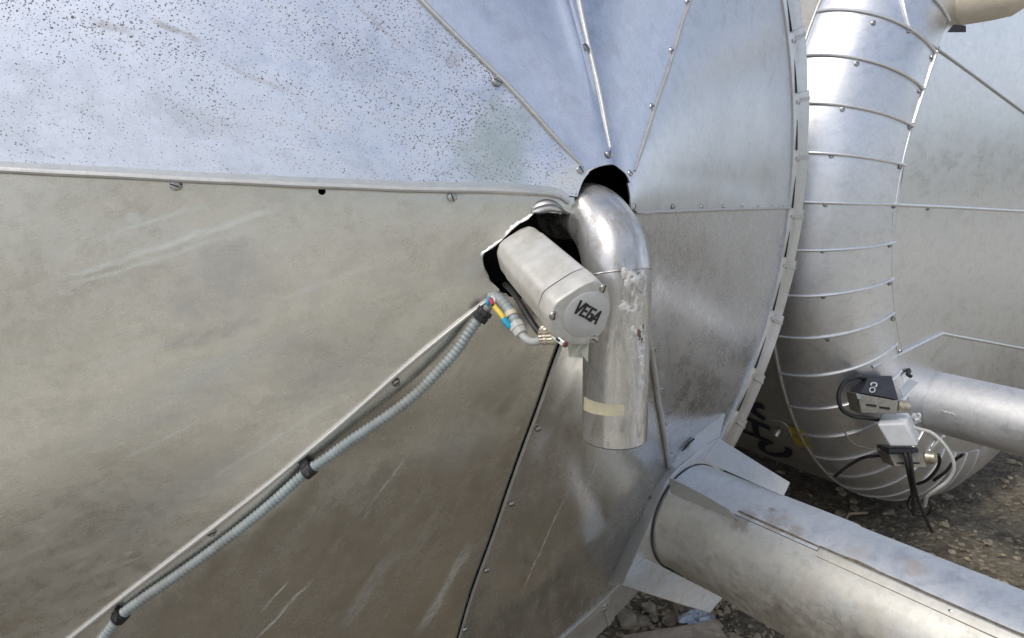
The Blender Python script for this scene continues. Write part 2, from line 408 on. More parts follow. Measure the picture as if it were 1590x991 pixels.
for c in (cutter, cutter2): bpy.data.objects.remove(c, do_unlink=True)

def seam_pt(k, r, off_t=0, extra=0):
    kk = k % 8; th = R(seam_th(kk, r))+off_t/r
    a = surf(kk, r, .0, 0); b = surf((kk-1) % 8, r, 1., 0)
    hi = max(-(a-Vector((a.x, cone_y(r), a.z))).y, -(b-Vector((b.x, cone_y(r), b.z))).y)
    p = Vector((r*math.cos(th), cone_y(r), r*math.sin(th))); return p+cone_n(p)*(hi+extra)
# rolled beads along the seams, sub-parts of the panel that carries each
BEAD = {0: (7, .0030, .045, .0), 1: (0, .0030, .055, .0), 2: (1, .0024, .060, .0), 3: (3, .0030, .055, .0), 4: (3, .0033, .062, .0), 5: (4, .0029, .162, .0), 7: (6, .0042, .12, .0)}
for k, (pk, rad, r0, ex) in BEAD.items():
    pts = []; n = 60
    for i in range(n+1):
        r = r0+(.994-r0)*i/n
        p = seam_pt(k, r, 0, rad*.35+(.0012 if k == 5 else 0))
        p += Vector((noise.noise(Vector((r*14, k, 1))), noise.noise(Vector((r*14, k, 5))), noise.noise(Vector((r*14, k, 9)))))*.0006
        pts.append(p)
    if k == 4: pts = [cone(880,316)+Vector((0,-.004,0)), cone(868,306)+Vector((0,-.004,0)), cone(850,301.5)+Vector((0,-.0035,0))]+[p for p in pts if math.hypot(p.x, p.z) > .085]
    rr = [rad*min(1, .5+.5*i/3)*(1+.10*noise.noise(Vector((i*.7, k, 0)))) for i in range(len(pts))]
    if k == 4:   # turned-over hem: a flat lip above the rolled edge
        mb = MB(); mb.tube(pts, rr, 10); mb.build('seam_bead', M['rib'], panels[pk])
        lip = MB(); rings = []
        for i, p in enumerate(pts):
            nn = cone_n(p); rings.append([p+Vector((0,0,.002))+nn*.0012, p+Vector((0,0,.0085))+nn*.0008, p+Vector((0,0,.0085))-nn*.002, p+Vector((0,0,.002))-nn*.002])
        lip.loft(rings); lip.build('seam_hem', M['band'], panels[pk])
    else:
        mb = MB(); mb.tube(pts, rr, 10); mb.build('seam_bead', M['rib'], panels[pk])
# the standing edge of the lower right panel (a dark gap under it)
mb = MB(); rings = []
for i in range(61):
    r = .165+(.994-.165)*i/60; p = seam_pt(6, r, 0, 0); n = cone_n(p); t = Vector((math.cos(R(266+90)), 0, math.sin(R(266+90))))
    rings.append([p-n*.001-t*.0005, p+n*.0009-t*.0012, p+n*.0012+t*.0035, p-n*.0005+t*.004])
mb.loft(rings); mb.build('seam_edge', M['rib'], panels[6])

def screw_mesh(mb, p, n, rad=.005, slot=None):
    n = n.normalized(); a, b, n = frame(n)
    t = random.uniform(0, math.pi) if slot is None else slot
    u = a*math.cos(t)+b*math.sin(t); v = n.cross(u); rings = []
    for rr, h in ((1.05, -.15), (1.0, .12), (.93, .30), (.7, .40), (.35, .45)):
        rings.append([p+n*(rad*h)+(u*math.cos(2*math.pi*i/18)+v*math.sin(2*math.pi*i/18))*(rad*rr) for i in range(18)])
    mb.loft(rings)
    mb.box(p+n*(rad*.41), u, v, n, rad*1.75, rad*.26, rad*.12, 1)
def put_screw(px, py, parent, rad=.005, slot=None, fn=cone, nf=cone_n, lift=.0, name='screw'):
    p = fn(px, py); n = nf(p); d = (p-CAMP).normalized()
    n = (n+Vector((random.uniform(-.12,.12), 0, random.uniform(-.12,.12)))).normalized()
    mb = MB(); screw_mesh(mb, p+n*lift, n, rad, slot); return mb.build(name, [M['screw'], M['slot']], parent)
for (x, y, pk, l, rd) in [(273,288.5,4,.004,.0050),(702,306.5,4,.004,.0050),(769.6,128.7,3,.004,.0048),(899.8,265,3,.003,.0045),(906.4,76.6,2,.004,.0045),(941.8,242,2,.004,.0045),
   (1064.7,5,1,.003,.0052),(1039.6,80,1,.003,.0050),(1009,167.5,1,.003,.0046),(974.8,270.5,0,.003,.0040),
   (980.6,321,0,.003,.0040),(1040.7,321.5,0,.004,.0042),(1085.3,321.3,0,.004,.0042),(1120,321.3,0,.004,.0042),(1148.8,321.3,0,.004,.0042),(1173.9,321.3,0,.004,.0042),(1194.5,321.5,0,.004,.0042),(1213,322,0,.004,.0042),
   (1012.5,541,7,.004,.0042),(1024.5,604.6,7,.003,.0042),(1033,656.8,7,.003,.0042),(1040,700.5,7,.003,.004),
   (833,662.5,6,.0055,.0042),(791.6,779,6,.0055,.0045),(753.6,882,6,.0055,.0045),(720,973.7,6,.0055,.0048),
   (614.4,592.5,5,.003,.0048),(328.5,824,5,.003,.0055)]:
    put_screw(x, y, panels[pk], rd, None, lift=l)

# torn, curled lip round the ragged hole: strips of bent sheet belonging to the panel they were torn from
def torn_lip(pxs, parent, w=.007, seed=0, curl=1.):
    pts = resample(catmull([cone(*p) for p in pxs], 6), .0022); rings = []; c = sum(hole3, Vector())/len(hole3)
    for i, p in enumerate(pts):
        n = cone_n(p); t = (pts[min(i+1, len(pts)-1)]-pts[max(i-1, 0)]).normalized(); o = t.cross(n)
        if o.dot(p-c) < 0: o = -o
        j = noise.noise(Vector((i*.35, seed, 0))); j2 = noise.noise(Vector((i*.9, seed, 4))); ww = w*(.75+.6*j)*min(1, .15+i/4, .15+(len(pts)-1-i)/4)
        row = [p+o*ww*1.7+n*.0003, p+o*ww+n*(.0020+.001*j2)*curl, p+o*ww*.45+n*(.0042+.0022*j)*curl, p-o*ww*.05+n*(.0042+.002*j2)*curl, p-o*ww*.28+n*(.0015+.001*j2)*curl, p-o*ww*.1-n*.0008]
        rings.append(row+[q-n*.0006 for q in reversed(row)])
    mb = MB(); mb.loft(rings); return mb.build('torn_lip', M['torn'], parent, angle=60)
torn_lip([(889,331),(876,330),(862,330.5),(846,329),(829,330.5)], panels[4], .0032, 1, .6)
torn_lip([(829,331),(818,341),(806,347),(797,355),(789,362),(780,371)], panels[4], .0024, 5, .6)
torn_lip([(780,371),(764,385),(753,391),(749,400),(751,415)], panels[4], .002, 8, .45)
torn_lip([(751,415),(757,428),(762,438.7),(775,451.7),(789,459.7)], panels[4], .0028, 12, .6)
torn_lip([(893,304),(902,282),(915,266.6),(933,257.7),(951,255.5)], panels[3], .0016, 15, .35)
# folded flap of sheet over the tear, just under the left seam
fl = []
for i in range(15):
    t = i/14; x = 826+(890-826)*t
    yt = 322-14*math.sin(math.pi*min(1, t*1.25))**.7+ (8*t*t); yb = 331+1.5*math.sin(9*t)
    row = []
    for j in range(7):
        s = j/6; y = yt+(yb-yt)*s; p = cone(x, y); n = cone_n(p)
        row.append(p+n*(.0012+.0075*math.sin(math.pi*s)**.8*(.4+.6*math.sin(math.pi*min(1, t*1.1)))+.0012*noise.noise(Vector((t*6, s*3, 2)))-.0035*math.exp(-((s-.55)/.12)**2)))
    fl.append(row+[q+Vector((0, .0012, 0)) for q in reversed(row)])
mb = MB(); mb.loft(fl); mb.build('torn_flap', M['torn'], panels[4], angle=50)

# lining behind the panels, body shell, rim flashing
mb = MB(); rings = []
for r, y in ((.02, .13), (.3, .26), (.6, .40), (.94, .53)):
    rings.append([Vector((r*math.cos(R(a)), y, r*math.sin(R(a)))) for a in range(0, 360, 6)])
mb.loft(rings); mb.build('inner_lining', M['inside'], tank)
mb = MB(); rings = []
for r, y in ((.985, .47), (1.035, .475), (1.037, .60), (1.037, 3.2), (.2, 3.2)):
    rings.append([Vector((r*math.cos(R(a)), y, r*math.sin(R(a)))) for a in range(0, 360, 3)])
mb.loft(rings, caps=(False, True)); shell = mb.build('tank_shell', M['band'], tank)
BOUT = 1.074
joints = [-90, -78.5, -66.3, -58, -50, -41.5, -34.2, -27.5, -18.8, -11, -4, 4, 11.6, 19.5, 27, 34.5, 42, 50, 58]
def band_piece(a0, a1, tilt):
    mb = MB(); rings = []; n = max(4, int((a1-a0)*1.2))
    for i in range(n+1):
        t = i/n; a = R(a0+(a1-a0)*t); e = Vector((math.cos(a), 0, math.sin(a)))
        lift = tilt*(t) ; wob = .0012*noise.noise(Vector((a*9, a0, 0)))
        prof = [(.978, cone_y(.978)-.0045), (.992, cone_y(.992)-.0065-lift*.4), (1.0, cone_y(1)-.0075-lift), (1.02, .4365-lift), (1.05, .4385-lift+wob), (BOUT-.003, .4425-lift+wob), (BOUT, .447-lift), (BOUT, .50), (1.046, .56), (1.043, .56), (1.046, .50), (1.044, .456), (1.0, .446), (.978, cone_y(.978)+.003)]
        rings.append([e*r+Vector((0, y, 0)) for r, y in prof])
    mb.loft(rings); return mb
for i, (a0, a1) in enumerate(zip(joints, joints[1:])):
    o = band_piece(a0-.35, a1+.1, .0055 if a1 > -45 else .004).build('rim_flashing', M['band'], tank, angle=40)
    if a1 > -30:
        gp = MB(); gp.tube([Vector((.9965*math.cos(R(q)), cone_y(.9965)-.0072, .9965*math.sin(R(q)))) for q in [a0+.3+(a1-a0-.6)*i/12 for i in range(13)]], [.0017+.0020*(1-i/12) for i in range(13)], 7); gp.build('gap_shade', M['inside'], o)  # solid dark tube drawn for the shade under the raised edge
    a = R(a1-.9); e = Vector((math.cos(a), 0, math.sin(a)))
    if a1 > -40 or a1 < -60:
        # raised lap joint with its screw
        lp = MB(); t = Vector((-math.sin(a), 0, math.cos(a)))
        rr = []
        for r, y in ((.994, cone_y(.994)-.0105), (1.01, .4285), (1.04, .4315), (1.070, .4365), (1.0765, .447), (1.0765, .50)):
            c = e*r+Vector((0, y, 0)); rr.append([c-t*.0045, c-t*.004+Vector((0,-.0012,0)), c+t*.004+Vector((0,-.0012,0)), c+t*.0045, c+Vector((0,.003,0))])
        lp.loft(rr); lp.build('lap_joint', M['rib'], o)
        sm = MB(); screw_mesh(sm, e*1.004+Vector((0, .424, 0))-t*.004, Vector((0,-1,0)), .0045); sm.build('screw', [M['screw'], M['slot']], o)
band_piece(58, 270, .0).build('rim_trim', M['band'], tank)
# fold line and screws where the lower rim pieces meet
put_screw(936.5, 936, panels[6], .0050, lift=.008)
put_screw(947, 952, panels[6], .0050, lift=.004)

# ================================================================== VENT PIPE
M['steel'] = metal('vent pipe steel', (.70,.69,.68), .20, .09, 90, .6, (.17,.155,.13), 1.2, pale=.3, scale=2.2, mott=.05, spangle=0.)  # dark film streaks put the stripes of mirrored surroundings into the colour
M['crust'] = plain('white crust', (.74,.73,.71), .8, 0, .45, 140, (.25,.18,.13), .6, 1.)
M['rust'] = plain('brown crust', (.16,.10,.07), .85, 0, .5, 160, (.45,.40,.36), .4, 1.)
M['masking'] = plain('masking tape', (.70,.64,.44), .7, 0, .12, 90, (.55,.46,.3), .35, .3)
VX, VY, VR, VZB = -.034, -.030, .0366, -.2585
vent = thing('vent_pipe', 'bent bare steel vent pipe pointing down, with a strip of cream tape', 'pipe', (VX, VY, VZB))
VB = .078; zt = -.012-VB
def ring_at(c, ax, r, n=48, hint=Vector((1,0,0))):
    ax = ax.normalized(); a = (hint-ax*hint.dot(ax)).normalized(); b = ax.cross(a)
    return [c+a*(r*math.cos(2*math.pi*i/n))+b*(r*math.sin(2*math.pi*i/n)) for i in range(n)]
rings = []
path = []
for i in range(6): path.append((Vector((VX+.022+.006*(1-i/6), VY+VB+.05*(1-i/6), zt+VB-.0)), Vector((-.3, -1, 0)), .0345))
for i in range(21):
    t = i/20; a = t*math.pi/2
    if t > .86: continue
    c = Vector((VX+.022*(1-t)**1.6, VY+VB-VB*math.sin(a), zt+VB*math.cos(a))); path.append((c, Vector((-.3*(1-t), -math.cos(a), -math.sin(a))), .0345+.0021*min(1, t*1.4)))
mb = MB(); mb.loft([ring_at(c, d, r) for c, d, r in path], caps=(False, False)); mb.build('elbow', M['steel'], vent, angle=60)
c, d, r = path[-1]
mb = MB(); tor = []
for i in range(49):
    a = 2*math.pi*i/48; ax = d.normalized(); u = (Vector((1,0,0))-ax*ax.x).normalized(); v = ax.cross(u)
    tor.append(c+(u*math.cos(a)+v*math.sin(a))*(r+.0002))
mb.tube(tor, [.0009*(1+.5*noise.noise(Vector((i*.8, 3, 1)))) for i in range(49)], 8, (False, False)); mb.build('weld_seam', M['steel'], vent)
rings = [ring_at(c+d.normalized()*.0005, d, r)]
for k_ in range(1, 8):
    t = .86+(1-.86)*k_/7; a = t*math.pi/2; c2 = Vector((VX, VY+VB-VB*math.sin(a), zt+VB*math.cos(a)))
    rings.append(ring_at(c2, Vector((0, -math.cos(a), -math.sin(a))), VR))
nseg = 14
for i in range(1, nseg+1):
    z = zt+(VZB-zt)*i/nseg; rings.append(ring_at(Vector((VX, VY, z)), Vector((0,0,-1)), VR))
rings.append(ring_at(Vector((VX, VY, VZB-.0003)), Vector((0,0,-1)), VR-.0006)); rings.append(ring_at(Vector((VX, VY, VZB)), Vector((0,0,-1)), VR-.003)); rings.append(ring_at(Vector((VX, VY, VZB+.1)), Vector((0,0,-1)), VR-.003))
mb = MB(); mb.loft(rings, caps=(False, False)); mb.build('pipe', M['steel'], vent, angle=50)
mb = MB(); mb.tube(ring_at(Vector((VX, VY, VZB-.0004)), Vector((0,0,-1)), VR-.0012, 64)+[ring_at(Vector((VX, VY, VZB-.0004)), Vector((0,0,-1)), VR-.0012, 64)[0]], .0011, 6, (False, False)); mb.build('cut_edge', plain('dark cut edge', (.10,.095,.09), .5, .6, .4, 200), vent)
def vent_hit(px, py):
    f = lambda p: VR-math.hypot(p.x-VX, p.y-VY)
    return march(px, py, f, .3, 1.2)
def vent_ang(px, py):
    p = vent_hit(px, py); a = math.atan2(p.y-VY, p.x-VX); return (a-2*math.pi if a > 1.2 else a), p.z
def wrap_patch(name, pxs, mat, th=.0006, jag=0., rows=8, label=None, seed=0):
    """sheet stuck on the pipe: pxs = rows of (left, right) outline"""
    mb = MB(); rings = []; nn = 14
    for i, (l, rr_) in enumerate(pxs):
        (a0, z0), (a1, z1) = vent_ang(*l), vent_ang(*rr_)
        row = []
        for j in range(nn+1):
            t = j/nn; a = a0+(a1-a0)*t; z = z0+(z1-z0)*t
            jj = noise.noise(Vector((i*.9, j*.8, seed)))
            a += jag*jj*(2 if j in (0, nn) else 0); z += jag*.05*jj
            row.append((a, z, th*(1+(.8*jj if jag else 0))))
        rings.append([Vector((VX+(VR+h)*math.cos(a), VY+(VR+h)*math.sin(a), z)) for a, z, h in row]+[Vector((VX+(VR-.0008)*math.cos(a), VY+(VR-.0008)*math.sin(a), z)) for a, z, h in reversed(row)])
    mb.loft(rings); return mb.build(name, mat, vent, label=label)
wrap_patch('tape_strip', [((907.5,616),(968,628)),((907.2,622),(969.5,633)),((907,629),(969.5,639)),((907,636),(968,645))], M['masking'], .0006, .0)
def crust(box, mat, thr, hgt, seed, freq=150):
    """flaking deposit: only the cells where the noise is high enough are kept, so its outline is ragged"""
    (a0, z0), (a1, z1) = vent_ang(*box[0]), vent_ang(*box[1]); nz, na = max(4, int(abs(z1-z0)/.0011)), max(4, int(abs(a1-a0)*VR/.0011)); hv = {}
    def hgt_at(i, j):
        t, u = i/nz, j/na; z = z0+(z1-z0)*t; a = a0+(a1-a0)*u; e = min(1, t*5, (1-t)*5, u*4, (1-u)*6+.5)
        q = Vector((a*VR*freq, z*freq*.7, seed)); v = .5+.5*noise.noise(q*.45)+.35*noise.noise(q*1.3)+.2*noise.noise(q*3)
        return a, z, v*max(0, e)**.5-thr
    mb = MB(); vs = []; fs = []
    def vert(i, j):
        if (i, j) not in hv:
            a, z, h = hgt_at(i, j); r = VR+max(-.0004, min(hgt, h*hgt*2.5)); hv[(i, j)] = len(vs); vs.append(Vector((VX+r*math.cos(a), VY+r*math.sin(a), z)))
        return hv[(i, j)]
    for i in range(nz):
        for j in range(na):
            if sum(hgt_at(i+di, j+dj)[2] > 0 for di in (0, 1) for dj in (0, 1)) >= 1: fs.append((vert(i, j), vert(i, j+1), vert(i+1, j+1), vert(i+1, j)))
    mb.add(vs, fs); return mb.build('crust_patch', mat, vent, fix=False, angle=60)
crust([(958,412),(1002,490)], M['crust'], .40, .0011, 3)
crust([(975,424),(998,470)], M['rust'], .66, .0016, 6)
crust([(974,498),(1001,566)], M['crust'], .46, .0010, 9)
crust([(980,502),(999,540)], M['rust'], .62, .0015, 12)
crust([(990,555),(1001,610)], M['crust'], .52, .0008, 14)

# ================================================================== LEVEL SENSOR
M['cast'] = plain('cast grey enamel', (.60,.585,.545), .44, .15, .14, 75, (.36,.32,.25), .6, .3)
M['lid'] = plain('cover enamel', (.54,.545,.535), .45, .25, .10, 70, (.38,.36,.32), .35, .12)
M['ink'] = plain('black print', (.012,.012,.012), .5)
M['gland'] = plain('gland nickel', (.55,.50,.40), .42, .7, .3, 120, (.30,.24,.16), .5)
M['tape'] = plain('clear tape', (.60,.60,.50), .25, 0, .15, 60, (.42,.44,.34), .5, .5)
M['brass'] = plain('terminal metal', (.78,.76,.70), .3, 1., .2, 120)
M['redbrown'] = plain('red brown screw', (.22,.09,.07), .5)
SC = at(905, 487, .62); SA = Vector((-.22198, -.93512, -.27619)).normalized()
sensor = thing('level_sensor', 'grey cast level sensor poking out of the torn hole, black lettering on its cover', 'sensor', tuple(SC-SA*.08))
ex = (Vector((0,0,1)).cross(SA)).normalized(); ey = SA.cross(ex)
OUT = [(928,432),(946,452),(949.5,480),(940,514),(916,537),(882,537.5),(858,524),(852,494),(861,470),(905,441)]
loc2 = []
for p in OUT:
    q = on_plane(*p, SC, SA)-SC; loc2.append((q.dot(ex), q.dot(ey)))
def srings(specs):
    out = []
    # smooth closed outline
    n = len(loc2); sm = []                                       # polygon with rounded corners: flat facets between them
    for i in range(n):
        b = Vector(loc2[i]); a = b.lerp(Vector(loc2[i-1]), .26); c = b.lerp(Vector(loc2[(i+1) % n]), .26)
        for k in range(7):
            t = k/6; sm.append(a*(1-t)**2+b*(2*t*(1-t))+c*t*t)
    for t, s in specs:
        out.append([SC-SA*t+ex*(q.x*s)+ey*(q.y*s) for q in sm])
    return out
mb = MB(); mb.loft(srings([(.0246, .9), (.0246, .985), (.0240, 1.0), (.006, 1.0), (.003, .992), (.001, .975), (0, .94), (0, .8), (0, .5), (0, .2)]))
cover = mb.build('cover', M['cast'], sensor, angle=40)
mb = MB(); mb.loft(srings([(.0275,.955),(.0236,.955)])); mb.build('gasket', M['slot'], sensor); mb = MB()
rr = srings([(.160, .3), (.159, .70), (.154, .83), (.146, .885), (.130, .905), (.128, .915), (.126, .93), (.08, .955), (.03, .985), (.0275, .985), (.0268, .975), (.0266, .94)])
mb.loft(rr); mb.build('housing', M['cast'], sensor, angle=40)
DC = on_plane(911, 489, SC, SA)
def disc(mb, c, n, prof, a, b, seg=56, m=0):
    mb.loft([[c+n*h+(a*math.cos(2*math.pi*i/seg)+b*math.sin(2*math.pi*i/seg))*r for i in range(seg)] for r, h in prof], m=m)
mb = MB(); disc(mb, DC, SA, [(.0238, -.001), (.0236, .0006), (.0226, .0012), (.012, .0013), (.004, .0013)], ex, ey); mb.build('cover_disc', M['lid'], cover, angle=50)
mb = MB()
plate = srings([(-.0004, .93), (-.0004, .0)])
for (x, y) in ((859.5,490), (937,447.5), (922,527)):
    p = on_plane(x, y, SC, SA); sb = MB(); screw_mesh(sb, p+SA*.0003, SA, .0042, {859.5: 1.5, 937: 1.3, 922: 2.6}[x]); sb.build('screw', [M['screw'], M['slot']], cover)
# lettering V E G A
t0 = on_plane(890.5, 474, DC+SA*.0014, SA); t1 = on_plane(927, 494, DC+SA*.0014, SA)
tx = (t1-t0).normalized(); ty = SA.cross(tx); W = (t1-t0).length; hh = W*.40
if ty.z < 0: ty = -ty
GL = {'V': [((0,1),(.42,0)), ((.42,0),(.95,1))], 'E': [((.12,0),(.12,1)), ((.12,.07),(.85,.07)), ((.12,.5),(.75,.5)), ((.12,.93),(.85,.93))],
      'G': [((.12,.05),(.12,.95)), ((.12,.07),(.85,.07)), ((.12,.93),(.85,.93)), ((.85,.0),(.85,.5)), ((.85,.5),(.5,.5))], 'A': [((.0,0),(.5,1)), ((.5,1),(.95,0)), ((.25,.3),(.8,.3))]}
lm = MB()
org = on_plane(890, 484.5, DC+SA*.0014, SA)
for i, chh in enumerate('VEGA'):
    for (a, b) in GL[chh]:
        f = lambda p: org+tx*((i*1.04+p[0]*.95-.12*(p[1]-.5)*0)*W*.232)+ty*(p[1]*hh)
        A, B = f(a), f(b); d = (B-A).normalized(); q = SA.cross(d)
        lm.box((A+B)/2+SA*.0002*(1+.1*random.random()), d, q, SA, (B-A).length+.0012, .0021, .0006)
lm.build('lettering', M['ink'], cover, smooth=False)
# cable gland, terminal, hanging scrap of tape
ga = at(864, 520, .638); gb = at(836, 521.5, .648)
gd = (gb-ga).normalized(); rings = []
for t, r in ((-.003, .0062), (.001, .0085), (.003, .0092), (.007, .0092), (.008, .0082), (.0105, .0084), (.0115, .0092), (.015, .0088), (.0165, .0070), (.0175, .0045)):
    rr = ring_at(ga+gd*t, gd, r, 36)
    rings.append([p+(p-(ga+gd*t))*(.06*math.cos(i*math.pi)) for i, p in enumerate(rr)])
mb = MB(); mb.loft(rings); mb.build('cable_gland', M['gland'], sensor, angle=30)
ta, tb = at(859, 521, .628), at(877, 535, .620); td = (tb-ta).normalized(); tn = (SA-td*SA.dot(td)).normalized(); tq = tn.cross(td)
mb = MB(); mb.box((ta+tb)/2, td, tq, tn, (tb-ta).length, .0050, .004); mb.box((ta+tb)/2+tn*.0018, td, tq, tn, .0052, .0026, .001, 1); mb.build('earth_terminal', [M['brass'], M['slot']], sensor, bevel=.0006)
mb = MB(); screw_mesh(mb, at(878, 535, .6175), SA, .0030); mb.build('terminal_screw', [M['redbrown'], M['slot']], sensor)
for pl, dz in (([(882,536),(905,534),(904,556),(899,555),(884,554)], .650), ([(897,536),(914.5,534),(912.5,562),(904.5,560),(902,548)], .647)):
    pts = [at(x, y, dz+.004*math.sin(y)) for x, y in pl]; 
    q = Vector((.0, .0008, 0)); mb = MB()
    c = [at((pl[0][0]*(1-s)+pl[1][0]*s)*(1-t)+(pl[-1][0]*(1-s)+pl[2][0]*s)*t, (pl[0][1]*(1-s)+pl[1][1]*s)*(1-t)+(pl[-1][1]*(1-s)+pl[2][1]*s)*t, dz+.003*math.sin(s*5+t*4)) for t in [i/6 for i in range(7)] for s in [j/6 for j in range(7)]]
    rows = [c[i*7:(i+1)*7] for i in range(7)]
    mb.loft([r_+[p+q for p in reversed(r_)] for r_ in rows]); mb.build('tape_tag', M['tape'], sensor)

# ================================================================== CONDUIT, CLIPS, CABLES
M['conduit'] = plain('grey pvc conduit', (.31,.35,.355), .45, 0, .2, 45, (.20,.185,.15), .65, .1)
M['blackpl'] = plain('black plastic', (.016,.016,.018), .45, 0, .3, 90, (.07,.065,.06), .4)
M['greypl'] = plain('pale grey plastic', (.56,.57,.55), .45, 0, .12, 70, (.4,.38,.33), .35)
M['cablegrey'] = plain('grey cable', (.44,.45,.44), .5, 0, .1, 60)
M['yellow'] = plain('yellow insulation', (.75,.56,.06), .45, 0, .15, 90)
M['blue'] = plain('blue sleeve', (.02,.33,.50), .4, 0, .2, 90)
M['pink'] = plain('red sleeve', (.55,.06,.10), .45)
M['masktape'] = plain('beige tape wrap', (.60,.54,.42), .6)
def off_cone(px, py, lift):
    p = cone(px, py); d = (p-CAMP); n = cone_n(p); k = lift/max(.2, -n.dot(d.normalized())); return p-d.normalized()*k
def corrugated(mb, pts, r, pitch, n=18, depth=.27):
    pts = resample(pts, pitch/5); rad = []
    for i in range(len(pts)):
        ph = (i % 5)/5; rad.append(r*(1-depth*(.5-.5*math.cos(2*math.pi*ph))**1.3))
    mb.tube(pts, rad, n)
cpx = [(-40,1230,.010),(45,1130,.010),(112,1050,.010),(160,991,.011),(185,959,.011),(213,936,.012),(312.5,867,.013),(404.5,796,.013),(475,734,.013),(503.7,714,.013),(549,681,.014),(603.5,644.5,.016),(643.5,614,.017),(676,581.7,.017),(709,545,.017),(730.7,512.6,.016),(748.9,489,.015)]
cpts = catmull([off_cone(*p) for p in cpx], 10)
conduit = thing('cable_conduit', 'long grey corrugated conduit running down to the left beside the rolled seam', 'conduit', tuple(off_cone(475,734,.0)))
mb = MB(); corrugated(mb, cpts, .0066, .0054); mb.build('corrugated_tube', M['conduit'], conduit, angle=60)
# black coupling nut at the top end
e0 = cpts[-1]; ed = (cpts[-1]-cpts[-6]).normalized()
mb = MB(); rings = []
for t, r in ((-.0075, .0066), (-.007, .0085), (-.001, .0088), (0, .0080), (.001, .0080), (.002, .0090), (.0065, .0088), (.007, .0064)):
    rr = ring_at(e0+ed*t, ed, r, 24); rings.append([p+(p-(e0+ed*t))*(.05 if i % 4 < 2 else -.02) for i, p in enumerate(rr)])
mb.loft(rings); mb.build('coupling_nut', M['blackpl'], conduit, angle=25)
mb = MB(); corrugated(mb, [e0+ed*.006, e0+ed*.011, e0+ed*.0165], .0052, .0034, 16); mb.build('conduit_stub', M['conduit'], conduit, angle=60)
def clip(px, py, bx, by, label):
    c = off_cone(px, py, .013); b = cone(bx, by); n = cone_n(c)
    i = min(range(len(cpts)), key=lambda k: (cpts[k]-c).length); c = cpts[i]; d = (cpts[min(i+1, len(cpts)-1)]-cpts[i-1]).normalized()
    root = thing('conduit_clip', label, 'clip', tuple(b), 'black clips holding the conduit')
    mb = MB(); rings = []
    for t, r in ((-.0062, .0064), (-.0060, .0088), (.0060, .0088), (.0062, .0064)): rings.append(ring_at(c+d*t, d, r, 24))
    mb.loft(rings, caps=(False, False)); mb.build('clip_ring', M['blackpl'], root, angle=35)
    side = (b-c); side = (side-d*side.dot(d)); sl = side.length; side.normalize(); q = d.cross(side)
    mb = MB(); mb.box(c+side*(sl*.5+.003), d, side, q, .0105, sl-.002, .0055); mb.build('clip_foot', M['blackpl'], root, bevel=.0012)
    mb = MB(); mb.box(c-side*.004+q*(.007 if q.y < 0 else -.007), d, side, q, .005, .006, .004); mb.box(c+side*.006+q*(.006 if q.y < 0 else -.006), d, side, q, .007, .003, .004); mb.build('clip_latch', M['blackpl'], root, bevel=.0007)
clip(480, 728, 467, 710, 'black plastic clip halfway along the grey conduit')
clip(185, 958, 184, 940, 'black plastic clip at the lower left end of the grey conduit')
# second sleeve, nut and cable to the gland
lead = thing('sensor_lead', 'pale grey sleeved lead with a white nut bending into the gland of the sensor', 'cable', tuple(at(790, 490, .70)))
sp = catmull([at(763, 462, .708), at(770, 462, .704), at(782, 472, .698), at(793, 487, .692), at(800, 499, .688), at(804, 508, .686)], 8)
mb = MB(); corrugated(mb, sp, .0064, .0050, 18, .10); mb.build('sleeve', M['conduit'], lead, angle=60)
wd = (at(796,493,.690)-at(792,485,.693)).normalized()
mb = MB(); rings = [ring_at(at(794,489,.6915)+wd*t, wd, r, 24) for t, r in ((-.003,.0060),(-.0028,.0072),(.0025,.0073),(.003,.006))]; mb.loft(rings); mb.build('tape_wrap', M['masktape'], lead)
n0, n1 = at(800, 503, .687), at(811, 521, .680); nd = (n1-n0).normalized(); L = (n1-n0).length
mb = MB(); rings = []
for t, r in ((0, .0060), (.0005, .0082), (L*.45, .0084), (L*.47, .0076), (L*.9, .0068), (L, .004)): rings.append(ring_at(n0+nd*t, nd, r, 8 if False else 24))
rings = [[p+(p-sum(r_, Vector())/len(r_))*(.03 if i % 4 < 2 else -.03) for i, p in enumerate(r_)] for r_ in rings]
mb.loft(rings); mb.build('lead_nut', M['greypl'], lead, angle=28)
mb = MB(); mb.tube(catmull([at(807,515,.682), at(813,523,.678), at(821,529,.672), at(830,531,.665), at(840,528,.657), at(852,521,.646)], 8), .0040, 14); mb.build('grey_cable', M['cablegrey'], lead)
# loose cores with a splice
core = thing('spliced_wire', 'short yellow wire with blue and red ends bridging the two conduit ends', 'wire', tuple(at(770, 480, .69)))
for nm, mt, pts, r in (('yellow_core', 'yellow', [(765,472,.698),(770,479,.692),(777,487,.688),(784,497,.685)], .0028), ('blue_sleeve', 'blue', [(782,495,.686),(787,502,.684),(793,508,.683)], .0036),
    ('blue_core', 'blue', [(763,463,.701),(758,465,.698),(757,470,.696),(760,474,.698)], .0021), ('red_core', 'pink', [(761,464,.697),(764,470,.695),(766,475,.695)], .0024), ('black_core', 'blackpl', [(765,473,.694),(768,477,.693)], .0020), ('pale_core', 'greypl', [(763,460,.700),(768,465,.697),(767,471,.696)], .0014), ('yellow_core', 'yellow', [(764,459,.702),(768,461,.700),(774,466,.697)], .0012)):
    mb = MB(); mb.tube(catmull([at(*p) for p in pts], 6), r, 10); mb.build(nm, M[mt], core)
bc = MB(); bc.tube(catmull([at(784,442,.76), at(792,449,.742), at(800,459,.725), at(812,478,.70), at(823,496,.68), at(834,512,.665), at(842,520,.655)], 8), .0034, 10)
tag(bc.build('black_cable', M['blackpl']), 'thin black cable running from the torn hole to the sensor gland', 'cable')

